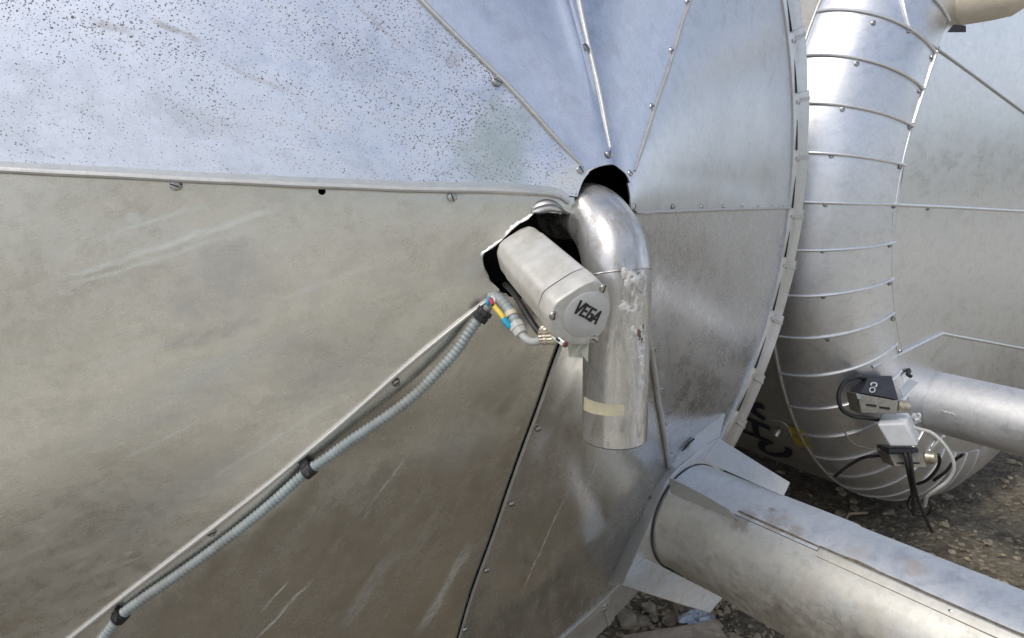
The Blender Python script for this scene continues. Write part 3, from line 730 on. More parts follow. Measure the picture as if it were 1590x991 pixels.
# ================================================================== INSULATED BRANCH PIPE
PX_, PZ_, PSL, PRAD = .509, -.687, -.029, .115
PYS = .30
def pipe_c(y): return Vector((PX_, y, PZ_+PSL*(y-.36)))
def pipe_hit(px, py):
    return march(px, py, lambda p: PRAD-math.hypot(p.x-PX_, p.z-(PZ_+PSL*(p.y-.36))) if p.y < PYS+.05 else -1, .3, 2.2)
def pipe_ang(px, py):
    p = pipe_hit(px, py); c = pipe_c(p.y); return math.atan2(p.z-c.z, p.x-c.x), p.y
def project(p):
    d = p-CAMP; z = d.dot(FWD); return 795+FPX*d.dot(RIGHT)/z, 495.5-FPX*d.dot(UP)/z
def y_for_px(x, z, px):
    lo, hi = -.6, .30
    for _ in range(40):
        m = (lo+hi)/2
        if project(Vector((x, m, z)))[0] > px: lo = m
        else: hi = m
    return lo
M['jacket_top'] = metal('upper jacket sheet', (.74,.76,.79), .48, .10, 0, .55, (.52,.53,.55), .3, pale=.5, scale=2.0, flecks=.2, mott=.3,
  patch=[(tuple(pipe_hit(*q_)), r_, c_, a_) for q_, r_, c_, a_ in (((1165,800), .022, (.24,.21,.17), .6), ((1205,812), .028, (.26,.24,.21), .7), ((1235,826), .018, (.2,.17,.13), .6), ((1198,792), .007, (.2,.16,.12), .8), ((1330,858), .03, (.36,.34,.31), .5), ((1420,880), .02, (.30,.22,.16), .5))])
M['jacket_low'] = metal('lower jacket sheet', (.73,.715,.67), .38, .12, 0, .60, (.44,.42,.37), .5, pale=.4, scale=2.0, flecks=.3, mott=.3,
  patch=[(tuple(pipe_hit(*q_)), r_, c_, a_) for q_, r_, c_, a_ in (((1080,830), .05, (.30,.285,.25), .5), ((1120,880), .03, (.3,.28,.24), .45), ((1100,842), .006, (.5,.42,.28), .8), ((1250,920), .03, (.42,.38,.31), .5), ((1360,960), .03, (.45,.40,.32), .5), ((1150,812), .02, (.22,.19,.15), .7))])
M['collar'] = metal('collar sheet', (.72,.73,.74), .44, .1, 45, .5, (.50,.50,.50), .4, pale=.5, scale=3)
M['collar_rust'] = metal('dirty collar sheet', (.70,.71,.71), .48, .1, 20, .8, (.34,.31,.26), .7, pale=.6, scale=4)
M['mud'] = plain('dried dirt', (.19,.155,.11), .9, 0, .5, 120)
bpipe = thing('insulated_pipe', 'thick aluminium jacketed pipe running to the lower right corner from a finned collar', 'pipe', (PX_, .2, GZ+.2))
def shell_arc(name, a0, a1, y0, y1, r, mat, parent, th=.0022, n=60, ny=40, wob=.0012, label=None):
    mb = MB(); rings = []
    for i in range(ny+1):
        y = y0+(y1-y0)*i/ny; c = pipe_c(y); row = []
        for j in range(n+1):
            a = a0+(a1-a0)*j/n; w = wob*noise.noise(Vector((y*4, a*2.5, r*90)))+wob*.4*noise.noise(Vector((y*13, a*6, 3)))
            row.append(c+Vector((math.cos(a), 0, math.sin(a)))*(r+w))
        inner = [p+(c-p).normalized()*th for p in reversed(row)]
        rings.append(row+inner)
    mb.loft(rings); return mb.build(name, mat, parent, angle=40, label=label)
a_s, y_s = pipe_ang(1200, 830); a_e, y_e = pipe_ang(1400, 903); aS = (a_s+a_e)/2
if aS < 0: aS += 2*math.pi
_, y_j = pipe_ang(1272, 850)
lowr = shell_arc('lower_jacket', aS-.06, aS+math.pi+.4, PYS+.004, -1.6, PRAD-.0028, M['jacket_low'], bpipe)
shell_arc('upper_jacket', aS-math.pi+.25, aS+.02, PYS+.004, y_j, PRAD+.0006, M['jacket_top'], bpipe)
shell_arc('upper_jacket', aS-math.pi+.25, aS-.03, y_j+.05, -1.6, PRAD-.0016, M['jacket_top'], bpipe)
_, y_l = pipe_ang(1145, 850)
shell_arc('jacket_sleeve', aS+.03, aS+math.pi+.3, y_l, -1.6, PRAD-.0004, M['jacket_low'], bpipe, .0015)
# folded seam ledge along the pipe
mb = MB(); rings = []
for i in range(70):
    y = y_j-.004-(1.5)*i/69; c = pipe_c(y); row = []
    for a, r in ((aS-.035, PRAD-.001), (aS-.02, PRAD+.0055), (aS+.0, PRAD+.0065), (aS+.055, PRAD+.0035), (aS+.10, PRAD+.002), (aS+.12, PRAD-.003), (aS-.03, PRAD-.004)):
        row.append(c+Vector((math.cos(a), 0, math.sin(a)))*(r+.0008*noise.noise(Vector((y*20, a, 1)))))
    rings.append(row)
mb.loft(rings); mb.build('seam_ledge', M['jacket_low'], bpipe, angle=30)
mb = MB(); rings = []
for i in range(90):
    y = .14-1.5*i/89; c = pipe_c(y); row = []; k = noise.noise(Vector((y*17, 2, 1)))
    for a, r in ((aS-.075-.05*max(0, k), PRAD+.0002), (aS-.05, PRAD+.0014+.001*k), (aS-.03, PRAD+.0012), (aS-.02, PRAD-.004)):
        row.append(c+Vector((math.cos(a), 0, math.sin(a)))*r)
    rings.append(row)
mb.loft(rings); mb.build('dirt_line', M['mud'], bpipe)
def pipe_screw(px, py, rad=.004):
    p = pipe_hit(px, py); c = pipe_c(p.y); n = (p-c).normalized(); mb = MB(); screw_mesh(mb, p+n*.003, n, rad); return mb.build('screw', [M['screw'], M['slot']], bpipe)
pipe_screw(1477, 949, .0035); pipe_screw(1144, 806, .003)
# collar: skirt from the cone to a plate at y = PYS, three fins
col_o = [(944,908),(955,886),(984,823),(1013,764),(1040,722),(1067,687),(1098,661),(1124,642)]
col_i = [(968,908),(974,893),(1005,822),(1034,748),(1052,727),(1080,704),(1100,690),(1117,679)]
mb = MB(); A = [cone(*p)+Vector((0,-.004,0)) for p in col_o]; B = [on_y(*p, PYS) for p in col_i]
rings = [[a, b, b+Vector((0,.0025,0)), a+Vector((0,.012,0))] for a, b in zip(A, B)]
mb.loft(rings); mb.build('collar_skirt', M['collar'], bpipe, angle=25)
mb = MB(); poly = B+[Vector((.605,PYS,-.55)), Vector((.60,PYS,-.62)), Vector((.52,PYS,-.76)), Vector((.36,PYS,-.785))]
mb.plate([p+Vector((0,.0004,0)) for p in poly], Vector((0,.0025,0))); mb.build('collar_plate', M['collar'], bpipe, smooth=False)
M['crevice'] = plain('dark crevice shade', (.03,.03,.028), .8)  # dark tubes drawn for the shade in the collar's open joints
mb = MB(); mb.tube([pipe_c(PYS-.001)+Vector((math.cos(a_), 0, math.sin(a_)))*(PRAD+.0005) for a_ in [R(3*i) for i in range(121)]], .0018, 6, (False, False)); mb.build('crevice_shade', M['crevice'], bpipe)
mb = MB(); mb.tube(resample([cone(*p)+Vector((0,-.0055,0))+Vector((-.001,0,.001)) for p in [(1006,774),(1013,764),(1040,722),(1067,687),(1075,681)]], .006), .0022, 6); mb.build('crevice_shade', M['crevice'], bpipe)
def fin(name, q, mat, th=.0025, label=None):
    n = (q[1]-q[0]).cross(q[3]-q[0]).normalized()
    if n.dot(CAMP-q[0]) > 0: n = -n
    mb = MB(); rows = []
    for i in range(9):
        t = i/8; row = []
        for j in range(5):
            s = j/4; p = q[0].lerp(q[1], t).lerp(q[3].lerp(q[2], t), s); row.append(p+n*(.0022*math.sin(math.pi*t)*s+.0008*noise.noise(Vector((t*4, s*3, q[0].x*9)))))
        rows.append(row+[p+n*th for p in reversed(row)])
    mb.loft(rows); return mb.build(name, mat, bpipe, angle=30, label=label)
r0 = on_y(1092, 715, PYS); ye = y_for_px(r0.x, r0.z, 1217)
fin('collar_fin', [r0, on_y(1216, 770, ye), on_y(1226, 749, ye), on_y(1116, 680, PYS)], M['collar'])
r0 = on_y(1000, 866, PYS); ye = y_for_px(r0.x, r0.z, 1120)
fin('collar_fin', [r0, on_y(1121, 928, ye), on_y(1101, 951, ye), on_y(966, 908, PYS)], M['collar_rust'], label='stained lower fin')
A0 = on_y(1039, 742, PYS); B1 = pipe_hit(1145, 808); dB = (B1-CAMP).dot(FWD); B0 = pipe_hit(1041, 765)
fin('collar_fin', [B0, B1, at(1131, 791, dB-.03), at(1039, 742, (B0-CAMP).dot(FWD)-.045)], M['collar'], .002)

# ================================================================== FAR TANK
ftank = thing('storage_tank', 'second aluminium clad tank behind at right, with a rounded shoulder of curved seamed strips', 'tank', (T2X, T2Y+.2, T2Z-T2RO))
M['t2a'] = metal('far shoulder sheet', (.78,.79,.82), .34, .06, 0, .16, (.52,.52,.52), .2, pale=.2, scale=1.5, flecks=.05)
M['t2b'] = metal('far shoulder sheet duller', (.74,.75,.77), .36, .06, 0, .2, (.50,.49,.47), .2, pale=.2, scale=1.5, flecks=.05)
M['t2end'] = metal('far end sheet', (.78,.80,.83), .26, .08, 0, .15, (.52,.52,.53), .3, pale=.4, scale=1.2, flecks=.1)
M['t2shell'] = metal('far shell sheet', (.55,.53,.49), .45, .1, 0, .6, (.30,.27,.22), .4, pale=.2, scale=1.4)
STEP, OFF = 6.65695475, -2.48836151
def kpt(th, t, extra=0):
    a = t*math.pi/2; r = T2RI+(T2RO-T2RI)*math.sin(a); y = T2Y+T2K*(1-math.cos(a)); e = Vector((math.cos(th), 0, math.sin(th)))
    n = (e*math.sin(a)/(T2RO-T2RI)-Vector((0,1,0))*math.cos(a)/T2K).normalized()
    return Vector((T2X, y, T2Z))+e*r+n*extra, n
k0, k1 = -8, 17
kn = []
for i in range(k0, k1):
    a0 = R(180+OFF+STEP*(i-3)); a1 = a0+R(STEP); mb = MB(); rows = []; NT_ = 22; NA_ = 8
    for ti in range(NT_+1):
        row = []
        for j in range(NA_+1):
            s = j/NA_; th = a0+(a1-a0)*(.004+.992*s); flat = -.0010*(4*s*(1-s)) if 0 else .0012*(s)
            w = .0012*noise.noise(Vector((ti*.25, s*1.5, i*3.1)))
            p, n = kpt(th, ti/NT_, flat+w); row.append(p)
        rows.append(row+[q+Vector((.0, .003, 0))+(Vector((T2X, q.y, T2Z))-q).normalized()*.002 for q in reversed(row)])
    mb.loft(rows); o = mb.build('shoulder_panel', M['t2a'] if (i*7) % 3 else M['t2b'], ftank, angle=40); kn.append(o)
    mb = MB(); pts = []; rr = []
    for ti in range(31):
        t = .0+ti/30*.985; p, n = kpt(a0, t, .0034); pts.append(p); rr.append(.0042*(1+.08*noise.noise(Vector((ti*.6, i, 0)))))
    mb.tube(pts, rr, 8); mb.build('seam_bead', M['rib2'], o)
mb = MB(); rows = []
for ti in range(13):
    rows.append([kpt(R(180+OFF+STEP*(k1-3)+j*(360-STEP*(k1-k0))/80), ti/12)[0] for j in range(81)])
mb.loft(rows, closed=False, caps=(False, False)); mb.build('shoulder_panel', M['t2b'], ftank)
# flat end and shell
mb = MB(); rows = []
for r in (.002, .2, .4, .6, .7, T2RI-.0005):
    rows.append([Vector((T2X+r*math.cos(R(a)), T2Y-.0005+.003*noise.noise(Vector((r*3*math.cos(R(a)), r*3*math.sin(R(a)), 2)))*(1 if r < .75 else 0), T2Z+r*math.sin(R(a)))) for a in range(0, 360, 4)])
mb.loft(rows, caps=(True, False)); fend = mb.build('end_panel', M['t2end'], ftank)
mb = MB(); rows = []
for r, y in ((T2RO-.004, T2Y+T2K-.004), (T2RO-.004, T2Y+T2K+.003), (T2RO-.003, 1.2), (T2RO-.003, 3.4), (.2, 3.4)):
    rows.append([Vector((T2X+r*math.cos(R(a)), y, T2Z+r*math.sin(R(a)))) for a in range(0, 360, 3)])
mb.loft(rows, caps=(False, True)); fshell = mb.build('tank_shell', M['t2shell'], ftank)
mb = MB(); mb.tube([Vector((T2X+(T2RO+.001)*math.cos(R(a)), T2Y+T2K+.001, T2Z+(T2RO+.001)*math.sin(R(a)))) for a in range(0, 361, 3)], 0.0055, 8, (False, False)); mb.build('edge_bead', M['rib'], ftank)
def t2_bead(pxs, rad, parent, mat=None):
    pts = resample(catmull([t2(*p)+t2_n(t2(*p))*rad*.6 for p in pxs], 6) if len(pxs) > 2 else [t2(*p)+t2_n(t2(*p))*rad*.6 for p in pxs], .012)
    mb = MB(); mb.tube(pts, rad*K, 8); return mb.build('seam_bead', mat or M['rib2'], parent)
def on_t2(px, py): return t2(px, py)+t2_n(t2(px, py))*.004
for seg in ([(1399,-6),(1405,22),(1411.5,46)], [(1353,569.5),(1406,544),(1462,517.5)], [(1462,517.5),(1483,522),(1640,551)], [(1386,318),(1440,320.5),(1483,322.5),(1640,331)], [(1453,80),(1437,128),(1416,192)]):
    t2_bead(seg, .0042, fend)
t2_bead([(1412,47),(1455,77),(1483,97),(1640,212)], .0030, fend, M['rib'])
t2_bead([(1414,198),(1400,256),(1390,318)], .0018, fend); t2_bead([(1387,330),(1385,380),(1385,438),(1390,490),(1399,540)], .0012, fend)
for (x, y) in [(1411,48),(1455,76),(1356,36),(1446,89),(1330,99),(1427,142),(1308,170),(1412,198),(1291,242),(1397,259),(1282,318),(1388,320.5),(1440,324),(1277,390),(1381,381),(1278,461),(1381,440),(1285,527),(1386,495),(1397,545)]:
    p = t2(x, y); mb = MB(); screw_mesh(mb, p+t2_n(p)*.002, t2_n(p), .0055*K); mb.build('screw', [M['screw'], M['slot']], fend)
# lettering and sticker on the shell
M['navy'] = plain('dark blue paint', (.012,.016,.035), .5)
M['sticker'] = plain('yellow sticker', (.50,.38,.03), .5, 0, .3, 50, (.08,.07,.02), .5)
def body_ribbon(mb, pxs, w):
    pts = [t2body(*p) for p in pxs]; rows = []
    pts = resample(catmull(pts, 6) if len(pts) > 2 else pts, .012)
    for i, p in enumerate(pts):
        n = Vector((p.x-T2X, 0, p.z-T2Z)).normalized(); t = (pts[min(i+1, len(pts)-1)]-pts[max(i-1, 0)]).normalized(); q = n.cross(t)
        p = Vector((T2X, p.y, T2Z))+n*(T2RO+.0005); rows.append([p-q*w/2, p+q*w/2, p+q*w/2+n*.0012, p-q*w/2+n*.0012])
    mb.loft(rows)
for st in ([[(1193,686),(1184,689),(1183,697),(1192,704),(1206,707),(1218,707),(1225,702),(1223,696)]], [[(1148,667),(1200,688)],[(1150,645),(1196,666)],[(1176,679),(1172,656)]], [[(1146,622),(1188,652)],[(1146,622),(1186,632)],[(1170,627),(1169,641)]]):
    mb = MB()
    for s in st: body_ribbon(mb, s, .026 if len(s) < 4 else .028)
    mb.build('lettering', M['navy'], fshell)
mb = MB(); body_ribbon(mb, [(1234,664),(1248,694)], .06); mb.build('sticker', M['sticker'], fshell)
sb = t2body(1210, 668); sn = Vector((sb.x-T2X, 0, sb.z-T2Z)).normalized()
mb = MB(); mb.tube([sb, sb+sn*.015, sb+sn*.03], [.013,.012,.008], 12); mb.build('stud', M['screw'], fshell)
mb = MB(); mb.tube(catmull([t2body(x, y)+Vector((-.012, 0, .01)) for x, y in [(1203,656),(1216,658),(1226,666),(1232,680)]], 6), .0018, 8); mb.build('thin_wire', M['cablegrey'], fshell)

# ------------------------------------------------------------------ pipe stub of the far tank
stub = thing('insulated_pipe', 'short fat jacketed pipe stub leaving the end of the far tank, beside the white box', 'pipe', tuple(on_y(1452, 622, T2Y)))
sc_ = on_y(1455, 624, T2Y); srad = .086*K
mb = MB(); rows = []
for t, r in ((.01, srad*.98), (-.01, srad), (-.25, srad), (-.6, srad), (-.6, srad*.9)):
    rows.append(ring_at(sc_+Vector((0, t, 0)), Vector((0,-1,.03)), r, 48))
M['t2stub'] = metal('stub jacket', (.76,.76,.77), .56, .08, 0, .5, (.56,.56,.56), .3, pale=.4, scale=2, flecks=.1)
mb.loft(rows, caps=(False, True)); mb.build('jacket', M['t2stub'], stub)
mb = MB(); dd = 1.70
q = [at(1397,604, K*(dd)), at(1411,588, K*(dd+.05)), at(1426,594, K*(dd+.05)), at(1402,617, K*(dd))]
mb.plate(q, Vector((.003,.002,-.003))); mb.build('collar_fin', M['collar'], stub, smooth=False)
mb = MB(); mb.tube(catmull([at(1409,571, K*(1.80)), at(1412,577, K*(1.78)), at(1409,581, K*(1.77)), at(1415,585, K*(1.77))], 5), [.006]*16, 8); mb.build('torn_tab', M['blackpl'], stub)
mb = MB()
for k in range(3): mb.tube([pq for pq in catmull([at(1462+k*6, 637+2*k, K*(1.60)), at(1466+k*6, 640+k, K*(1.60)), at(1470+k*6, 639+3*k, K*(1.60))], 4)], .003, 6)
mb.build('paint_mark', M['greypl'], stub)
M['cream'] = plain('cream paint', (.60,.53,.42), .5, 0, .12, 30)
nz = thing('pipe_end', 'rounded cream pipe end at the top right, above the far tank seam', 'pipe', tuple(on_y(1490, 10, T2Y)))
nc = on_y(1528, -2, T2Y-.05); mb = MB(); rows = []
for t, r in ((.06, .063), (-.02, .063), (-.07, .06), (-.10, .044), (-.115, .018)): rows.append(ring_at(nc+Vector((0, t, 0)), Vector((0,-1,0)), r, 32))
mb.loft(rows); mb.build('cap', M['cream'], nz, angle=50)
mb = MB(); mb.plate([at(1473,50, K*(1.5)), at(1482,38, K*(1.5)), at(1500,40, K*(1.5)), at(1500,50, K*(1.5))], Vector((0,.004,0))); mb.build('bracket', M['blackpl'], nz, smooth=False)

# ------------------------------------------------------------------ boxes and cables on the far tank
M['dkbox'] = plain('dark box paint', (.045,.045,.055), .45, 0, .3, 60)
M['boxmetal'] = plain('dull cast metal', (.34,.32,.27), .45, .5, .25, 80, (.2,.18,.14), .4)
M['whitebox'] = plain('white plastic', (.80,.80,.80), .4, 0, .08, 50, (.6,.6,.58), .25)
M['white'] = plain('white marking', (.75,.74,.76), .5)
def hexa(mb, front, v, m=0):
    n = 4; mb.plate(front, v, m); return mb
def pq_(pts, d): return [at(x, y, K*(d[i] if isinstance(d, (list, tuple)) else d)) for i, (x, y) in enumerate(pts)]
G = 'boxes wired up on the far tank'
b1 = thing('instrument_box', 'dark instrument box with white characters, above the white junction box', 'instrument', tuple(at(1365, 610, K*(1.70))))
mb = MB(); hexa(mb, pq_([(1337,610),(1349,584),(1385,583),(1396,621)], [1.655,1.70,1.70,1.655]), FWD*.037+Vector((0,.02,-.02))); mb.build('hood', M['dkbox'], b1, smooth=True, angle=20, bevel=.003)
fr = pq_([(1331,611),(1395,623),(1393,643),(1338,642)], 1.645); mb = MB(); hexa(mb, fr, FWD*.07); mb.build('front', M['boxmetal'], b1, angle=20, bevel=.003)
mb = MB()
for (x0, y0, x1, y1) in ((1345,627,1361,631.5),(1366,631,1382,635.5)):
    hexa(mb, pq_([(x0,y0),(x1,y0+2),(x1,y1+1.2),(x0,y1-1.2)], 1.6435), FWD*.004)
mb.build('slot', M['slot'], b1, smooth=False)
ax = (at(1408, 631, K*(1.655))-at(1394, 629, K*(1.66))).normalized(); g0 = at(1394, 629.5, K*(1.665)); mb = MB()
mb.loft([ring_at(g0+ax*t*K, ax, r*K, 20) for t, r in ((0,.012),(.004,.0145),(.017,.0145),(.018,.012),(.024,.0125),(.026,.008))]); mb.build('cable_gland', M['gland'], b1, angle=30)
mb = MB(); hexa(mb, pq_([(1329.5,611),(1337,612.5),(1337.5,621),(1331,620)], 1.638), FWD*.006); mb.build('bracket', M['screw'], b1, angle=20, bevel=.0015)
# characters, reading up the hood: O then C
hp = pq_([(1337,610),(1349,584),(1385,583),(1396,621)], [1.655,1.70,1.70,1.655]); hn = (hp[1]-hp[0]).cross(hp[3]-hp[0]).normalized()
if hn.dot(CAMP-hp[0]) < 0: hn = -hn
def hood_pt(x, y): return on_plane(x, y, hp[0]+hn*.004, hn)
mb = MB(); mb.tube(catmull([hood_pt(*p) for p in [(1350,606),(1352,602.5),(1356.5,602),(1358.5,605),(1357,608.5),(1352.5,609),(1350,606)]], 6), .0017, 6); 
mb.tube(catmull([hood_pt(*p) for p in [(1353,599),(1352.5,596),(1356,594.5),(1360.5,595.5),(1361,599),(1358.5,601)]], 6), .0022, 6); mb.build('lettering', M['white'], b1)
b2 = thing('junction_box', 'white plastic junction box hanging under the dark instrument box', 'box', tuple(at(1395, 665, K*(1.68))))
fr = pq_([(1361,659),(1407,657),(1426,694),(1381,694)], [1.64,1.64,1.66,1.66]); v = at(1367, 642, K*(1.72))-at(1361, 659, K*(1.64))
mb = MB(); hexa(mb, fr, v); mb.build('body', M['whitebox'], b2, angle=20, bevel=.007)
mb = MB()
for (x, y) in ((1416,650),(1421,656)): mb.tube([at(x, y, K*(1.70)), at(x+7, y-3.5, K*(1.69))], .0055, 10)
mb.build('cable_entry', M['greypl'], b2)
mb = MB(); mb.tube(catmull([at(1421,652, K*(1.69)), at(1427,650, K*(1.685)), at(1428.5,645, K*(1.68)), at(1425,642, K*(1.68))], 5), .004, 8); mb.build('cable_tail', M['white'], b2)
b3 = thing('instrument_box', 'dull metal instrument box below the white junction box, black cables hanging from it', 'instrument', tuple(at(1405, 715, K*(1.72))))
fr = pq_([(1380,705),(1431,703),(1441,727),(1389,725)], 1.70); mb = MB(); hexa(mb, fr, FWD*.07); mb.build('front', M['boxmetal'], b3, angle=20, bevel=.003)
mb = MB(); hexa(mb, pq_([(1380,696),(1426,696),(1427,703.5),(1381,704.5)], 1.685), FWD*.07); mb.build('hood', M['dkbox'], b3, angle=20, bevel=.003)
mb = MB()
for (x0, y0, x1, y1) in ((1393,718,1404,720.5),(1414,718,1428,720.5)): hexa(mb, pq_([(x0,y0),(x1,y0),(x1,y1),(x0,y1)], 1.6985), FWD*.004)
mb.build('slot', M['slot'], b3, smooth=False)
g0 = at(1434, 709, K*(1.725)); ax = (at(1452, 711, K*(1.71))-g0).normalized(); mb = MB()
mb.loft([ring_at(g0+ax*t*K, ax, r*K, 20) for t, r in ((0,.012),(.004,.0165),(.024,.0165),(.026,.013),(.030,.008))]); mb.build('cable_gland', M['gland'], b3, angle=30)
def cable(name, pts, r, mat, label, cat='cable', group=None):
    mb = MB(); mb.tube(resample(catmull([at(p[0], p[1], p[2]*K) for p in pts], 8), .006), r*K, 10); return tag(mb.build(name, mat), label, cat, group)
cable('black_cable', [(1344,590,1.73),(1338,586,1.69),(1328,585,1.66),(1311,594,1.65),(1302,614,1.65),(1307,635,1.65),(1324,646,1.65),(1345,649,1.66),(1366,652,1.70)], .0052, M['blackpl'], 'black cable looping out to the left of the dark instrument box')
cable('white_cable', [(1420,664,1.68),(1430,667,1.66),(1446,672,1.65),(1464,688,1.64),(1478,710,1.64),(1481,730,1.65),(1471,747,1.67),(1454,760,1.69),(1440,771,1.72),(1436,786,1.76)], .0042, M['greypl'], 'pale cable looping from the white junction box down to the ground')
cable('black_cable', [(1404,700,1.69),(1407,712,1.685),(1411,735,1.70),(1416,760,1.75),(1418,780,1.82),(1419,800,1.92)], .0050, M['blackpl'], 'black cable hanging straight down from the lower metal box')
cable('black_cable', [(1411,700,1.69),(1414,714,1.685),(1418,745,1.70),(1424,772,1.76),(1434,797,1.86),(1447,826,1.98)], .0045, M['blackpl'], 'black cable trailing aslant over the ground from the lower metal box')
cable('black_cable', [(1420,762,1.78),(1410,778,1.84),(1411,790,1.88),(1424,800,1.93),(1440,799,1.93),(1446,788,1.88),(1441,776,1.83)], .0030, M['blackpl'], 'thin black cable lying coiled on the ground under the boxes')
cable('black_cable', [(1457,706,1.72),(1459,716,1.74),(1454,730,1.76),(1440,745,1.79),(1424,752,1.82)], .0042, M['blackpl'], 'black cable curving down from the gland of the lower metal box')
cable('black_cable', [(1496,705,1.70),(1481,716,1.74),(1469,732,1.76),(1450,746,1.80)], .0042, M['blackpl'], 'black cable curving in from the right edge below the pale cable loop')
cable('black_cable', [(1296,740,1.86),(1316,724,1.83),(1340,711,1.80),(1360,708,1.78),(1383,706,1.75)], .0045, M['blackpl'], 'black cable running left along the belly of the far tank')
cable('thin_wire', [(1305,658,1.72),(1311,669,1.72),(1316,679,1.72),(1328,691,1.73),(1355,697,1.73),(1380,698,1.73)], .0022, M['boxmetal'], 'thin grey wire sagging across the far tank to the lower box', 'wire')
cable('metal_rod', [(1445,698,1.70),(1456,687,1.69),(1466,677,1.68)], .0040, M['rib2'], 'short bright rod right of the white junction box', 'rod')

# ================================================================== GROUND
def ground_mat():
    m = NT('dirt ground'); p = m.pos()
    n1 = m.noise(p, 1.3, 6, .65); n2 = m.noise(p, 16, 8, .7); n3 = m.noise(p, 90, 4, .65)
    v = m.voro(p, 55); sep = m.n('ShaderNodeSeparateColor'); m.l(v.outputs['Color'], sep.inputs[0])
    c = m.mix(m.ramp(n2, .35, .65), (.085,.070,.049), (.22,.185,.13))
    c = m.mix(m.math('MULTIPLY', m.ramp(sep.outputs[0], .84, .9), m.ramp(n1, .4, .6)), c, (.30,.25,.18))
    c = m.mix(m.ramp(n3, .55, .75, 0, .5), c, (.24,.20,.15))
    m.set('Base Color', c); m.set('Roughness', .95)
    m.bump(m.math('ADD', m.math('ADD', n2, m.math('MULTIPLY', n3, .3)), m.math('MULTIPLY', v.outputs['Distance'], -.5)), .9, .02); return m.mat
def lane_mat():
    m = NT('pale gravel'); p = m.pos(); n2 = m.noise(p, 10, 7, .7); v = m.voro(p, 30)
    n5 = m.noise(m.pos((0,0,0), (.5,1.6,1)), 1.1, 5, .6, .6); c = m.mix(m.ramp(n2, .35, .65), (.49,.455,.37), (.65,.61,.51)); c = m.mix(m.ramp(n5, .50, .58, 0, .85), c, (.12,.108,.08)); m.set('Base Color', c); m.set('Roughness', .95); m.bump(v.outputs['Distance'], .6, .02); return m.mat  # dark patches added for the bands they mirror in the cladding
M['ground'] = ground_mat(); M['lane'] = lane_mat()
def gh(x, y): return GZ+.03*noise.noise(Vector((x*1.7, y*1.7, 0)))+.015*noise.noise(Vector((x*6, y*6, 3)))+.006*noise.noise(Vector((x*19, y*19, 5)))
xs = [-300,-80,-20,-6,-3,-1.5]+[-1.2+.05*i for i in range(95)]+[3.8,5,8,20,80,300]
ys = [-300,-80,-20,-8,-5,-3,-2.4]+[-2+.06*i for i in range(75)]+[2.8,4,8,20,80,300]
mb = MB(); vs = []; fs = []
for y in ys:
    for x in xs: vs.append(Vector((x, y, gh(x, y) if abs(x) < 9 and abs(y) < 9 else GZ)))
nx = len(xs)
for j in range(len(ys)-1):
    for i in range(nx-1): fs.append((j*nx+i, j*nx+i+1, (j+1)*nx+i+1, (j+1)*nx+i))
mb.add(vs, fs); tag(mb.build('ground', M['ground'], fix=False, angle=180), None, None, kind='structure')
mb = MB(); n_ = 240; lx = [-60+58.5*i/10 for i in range(10)]+[-1.5+.02*i for i in range(n_)]+[3.4+56*i/10 for i in range(11)]
ly = lambda x: -.50+.14*noise.noise(Vector((x*1.3, 0, 0)))+.06*noise.noise(Vector((x*5, 2, 0)))+.03*noise.noise(Vector((x*17, 4, 0)))
mb.add([(x, -40, GZ+.05) for x in lx]+[(x, -3, GZ+.05) for x in lx]+[(x, ly(x), GZ+.05) for x in lx], [(r_*len(lx)+i, r_*len(lx)+i+1, (r_+1)*len(lx)+i+1, (r_+1)*len(lx)+i) for r_ in (0, 1) for i in range(len(lx)-1)]); tag(mb.build('gravel_path', M['lane'], fix=False), None, None, kind='structure')
# stones
M['stone'] = plain('stone', (.42,.36,.27), .9, 0, .45, 30, (.12,.10,.07), .5, .6)
sm_ = MB(); rng = random.Random(3)
def rock(mb, c, s, rng):
    bm = bmesh.new(); bmesh.ops.create_icosphere(bm, subdivisions=2, radius=1); sd = rng.random()*99
    sx, sy, sz = s*rng.uniform(.7,1.3), s*rng.uniform(.7,1.3), s*rng.uniform(.4,.8); rz = rng.random()*6.28
    vs = []
    for v in bm.verts:
        k = 1+.45*noise.noise(v.co*1.3+Vector((sd, 0, 0))); p = v.co*k; x, y = p.x*sx, p.y*sy
        vs.append(Vector((c[0]+x*math.cos(rz)-y*math.sin(rz), c[1]+x*math.sin(rz)+y*math.cos(rz), c[2]+p.z*sz)))
    fs = [[v.index for v in f.verts] for f in bm.faces]; bm.free(); mb.add(vs, fs)
for _ in range(2200):
    if rng.random() < .75: x, y = rng.uniform(.45, 1.6), rng.uniform(.2, 1.5)
    else: x, y = rng.uniform(1.5, 3.8), rng.uniform(-.3, 2.2)
    s = .004+.022*rng.random()**3; rock(sm_, (x, y, gh(x, y)+s*.2), s, rng)
for _ in range(90):
    x, y = (rng.uniform(.5, 1.6), rng.uniform(.3, 1.5)) if rng.random() < .6 else (rng.uniform(1.6, 3.8), rng.uniform(-.2, 2.2))
    rock(sm_, (x, y, gh(x, y)+.005), rng.uniform(.02, .055), rng)
tag(sm_.build('gravel_stones', M['stone'], angle=40), 'loose stones scattered over the dirt below the pipe', None, kind='stuff')
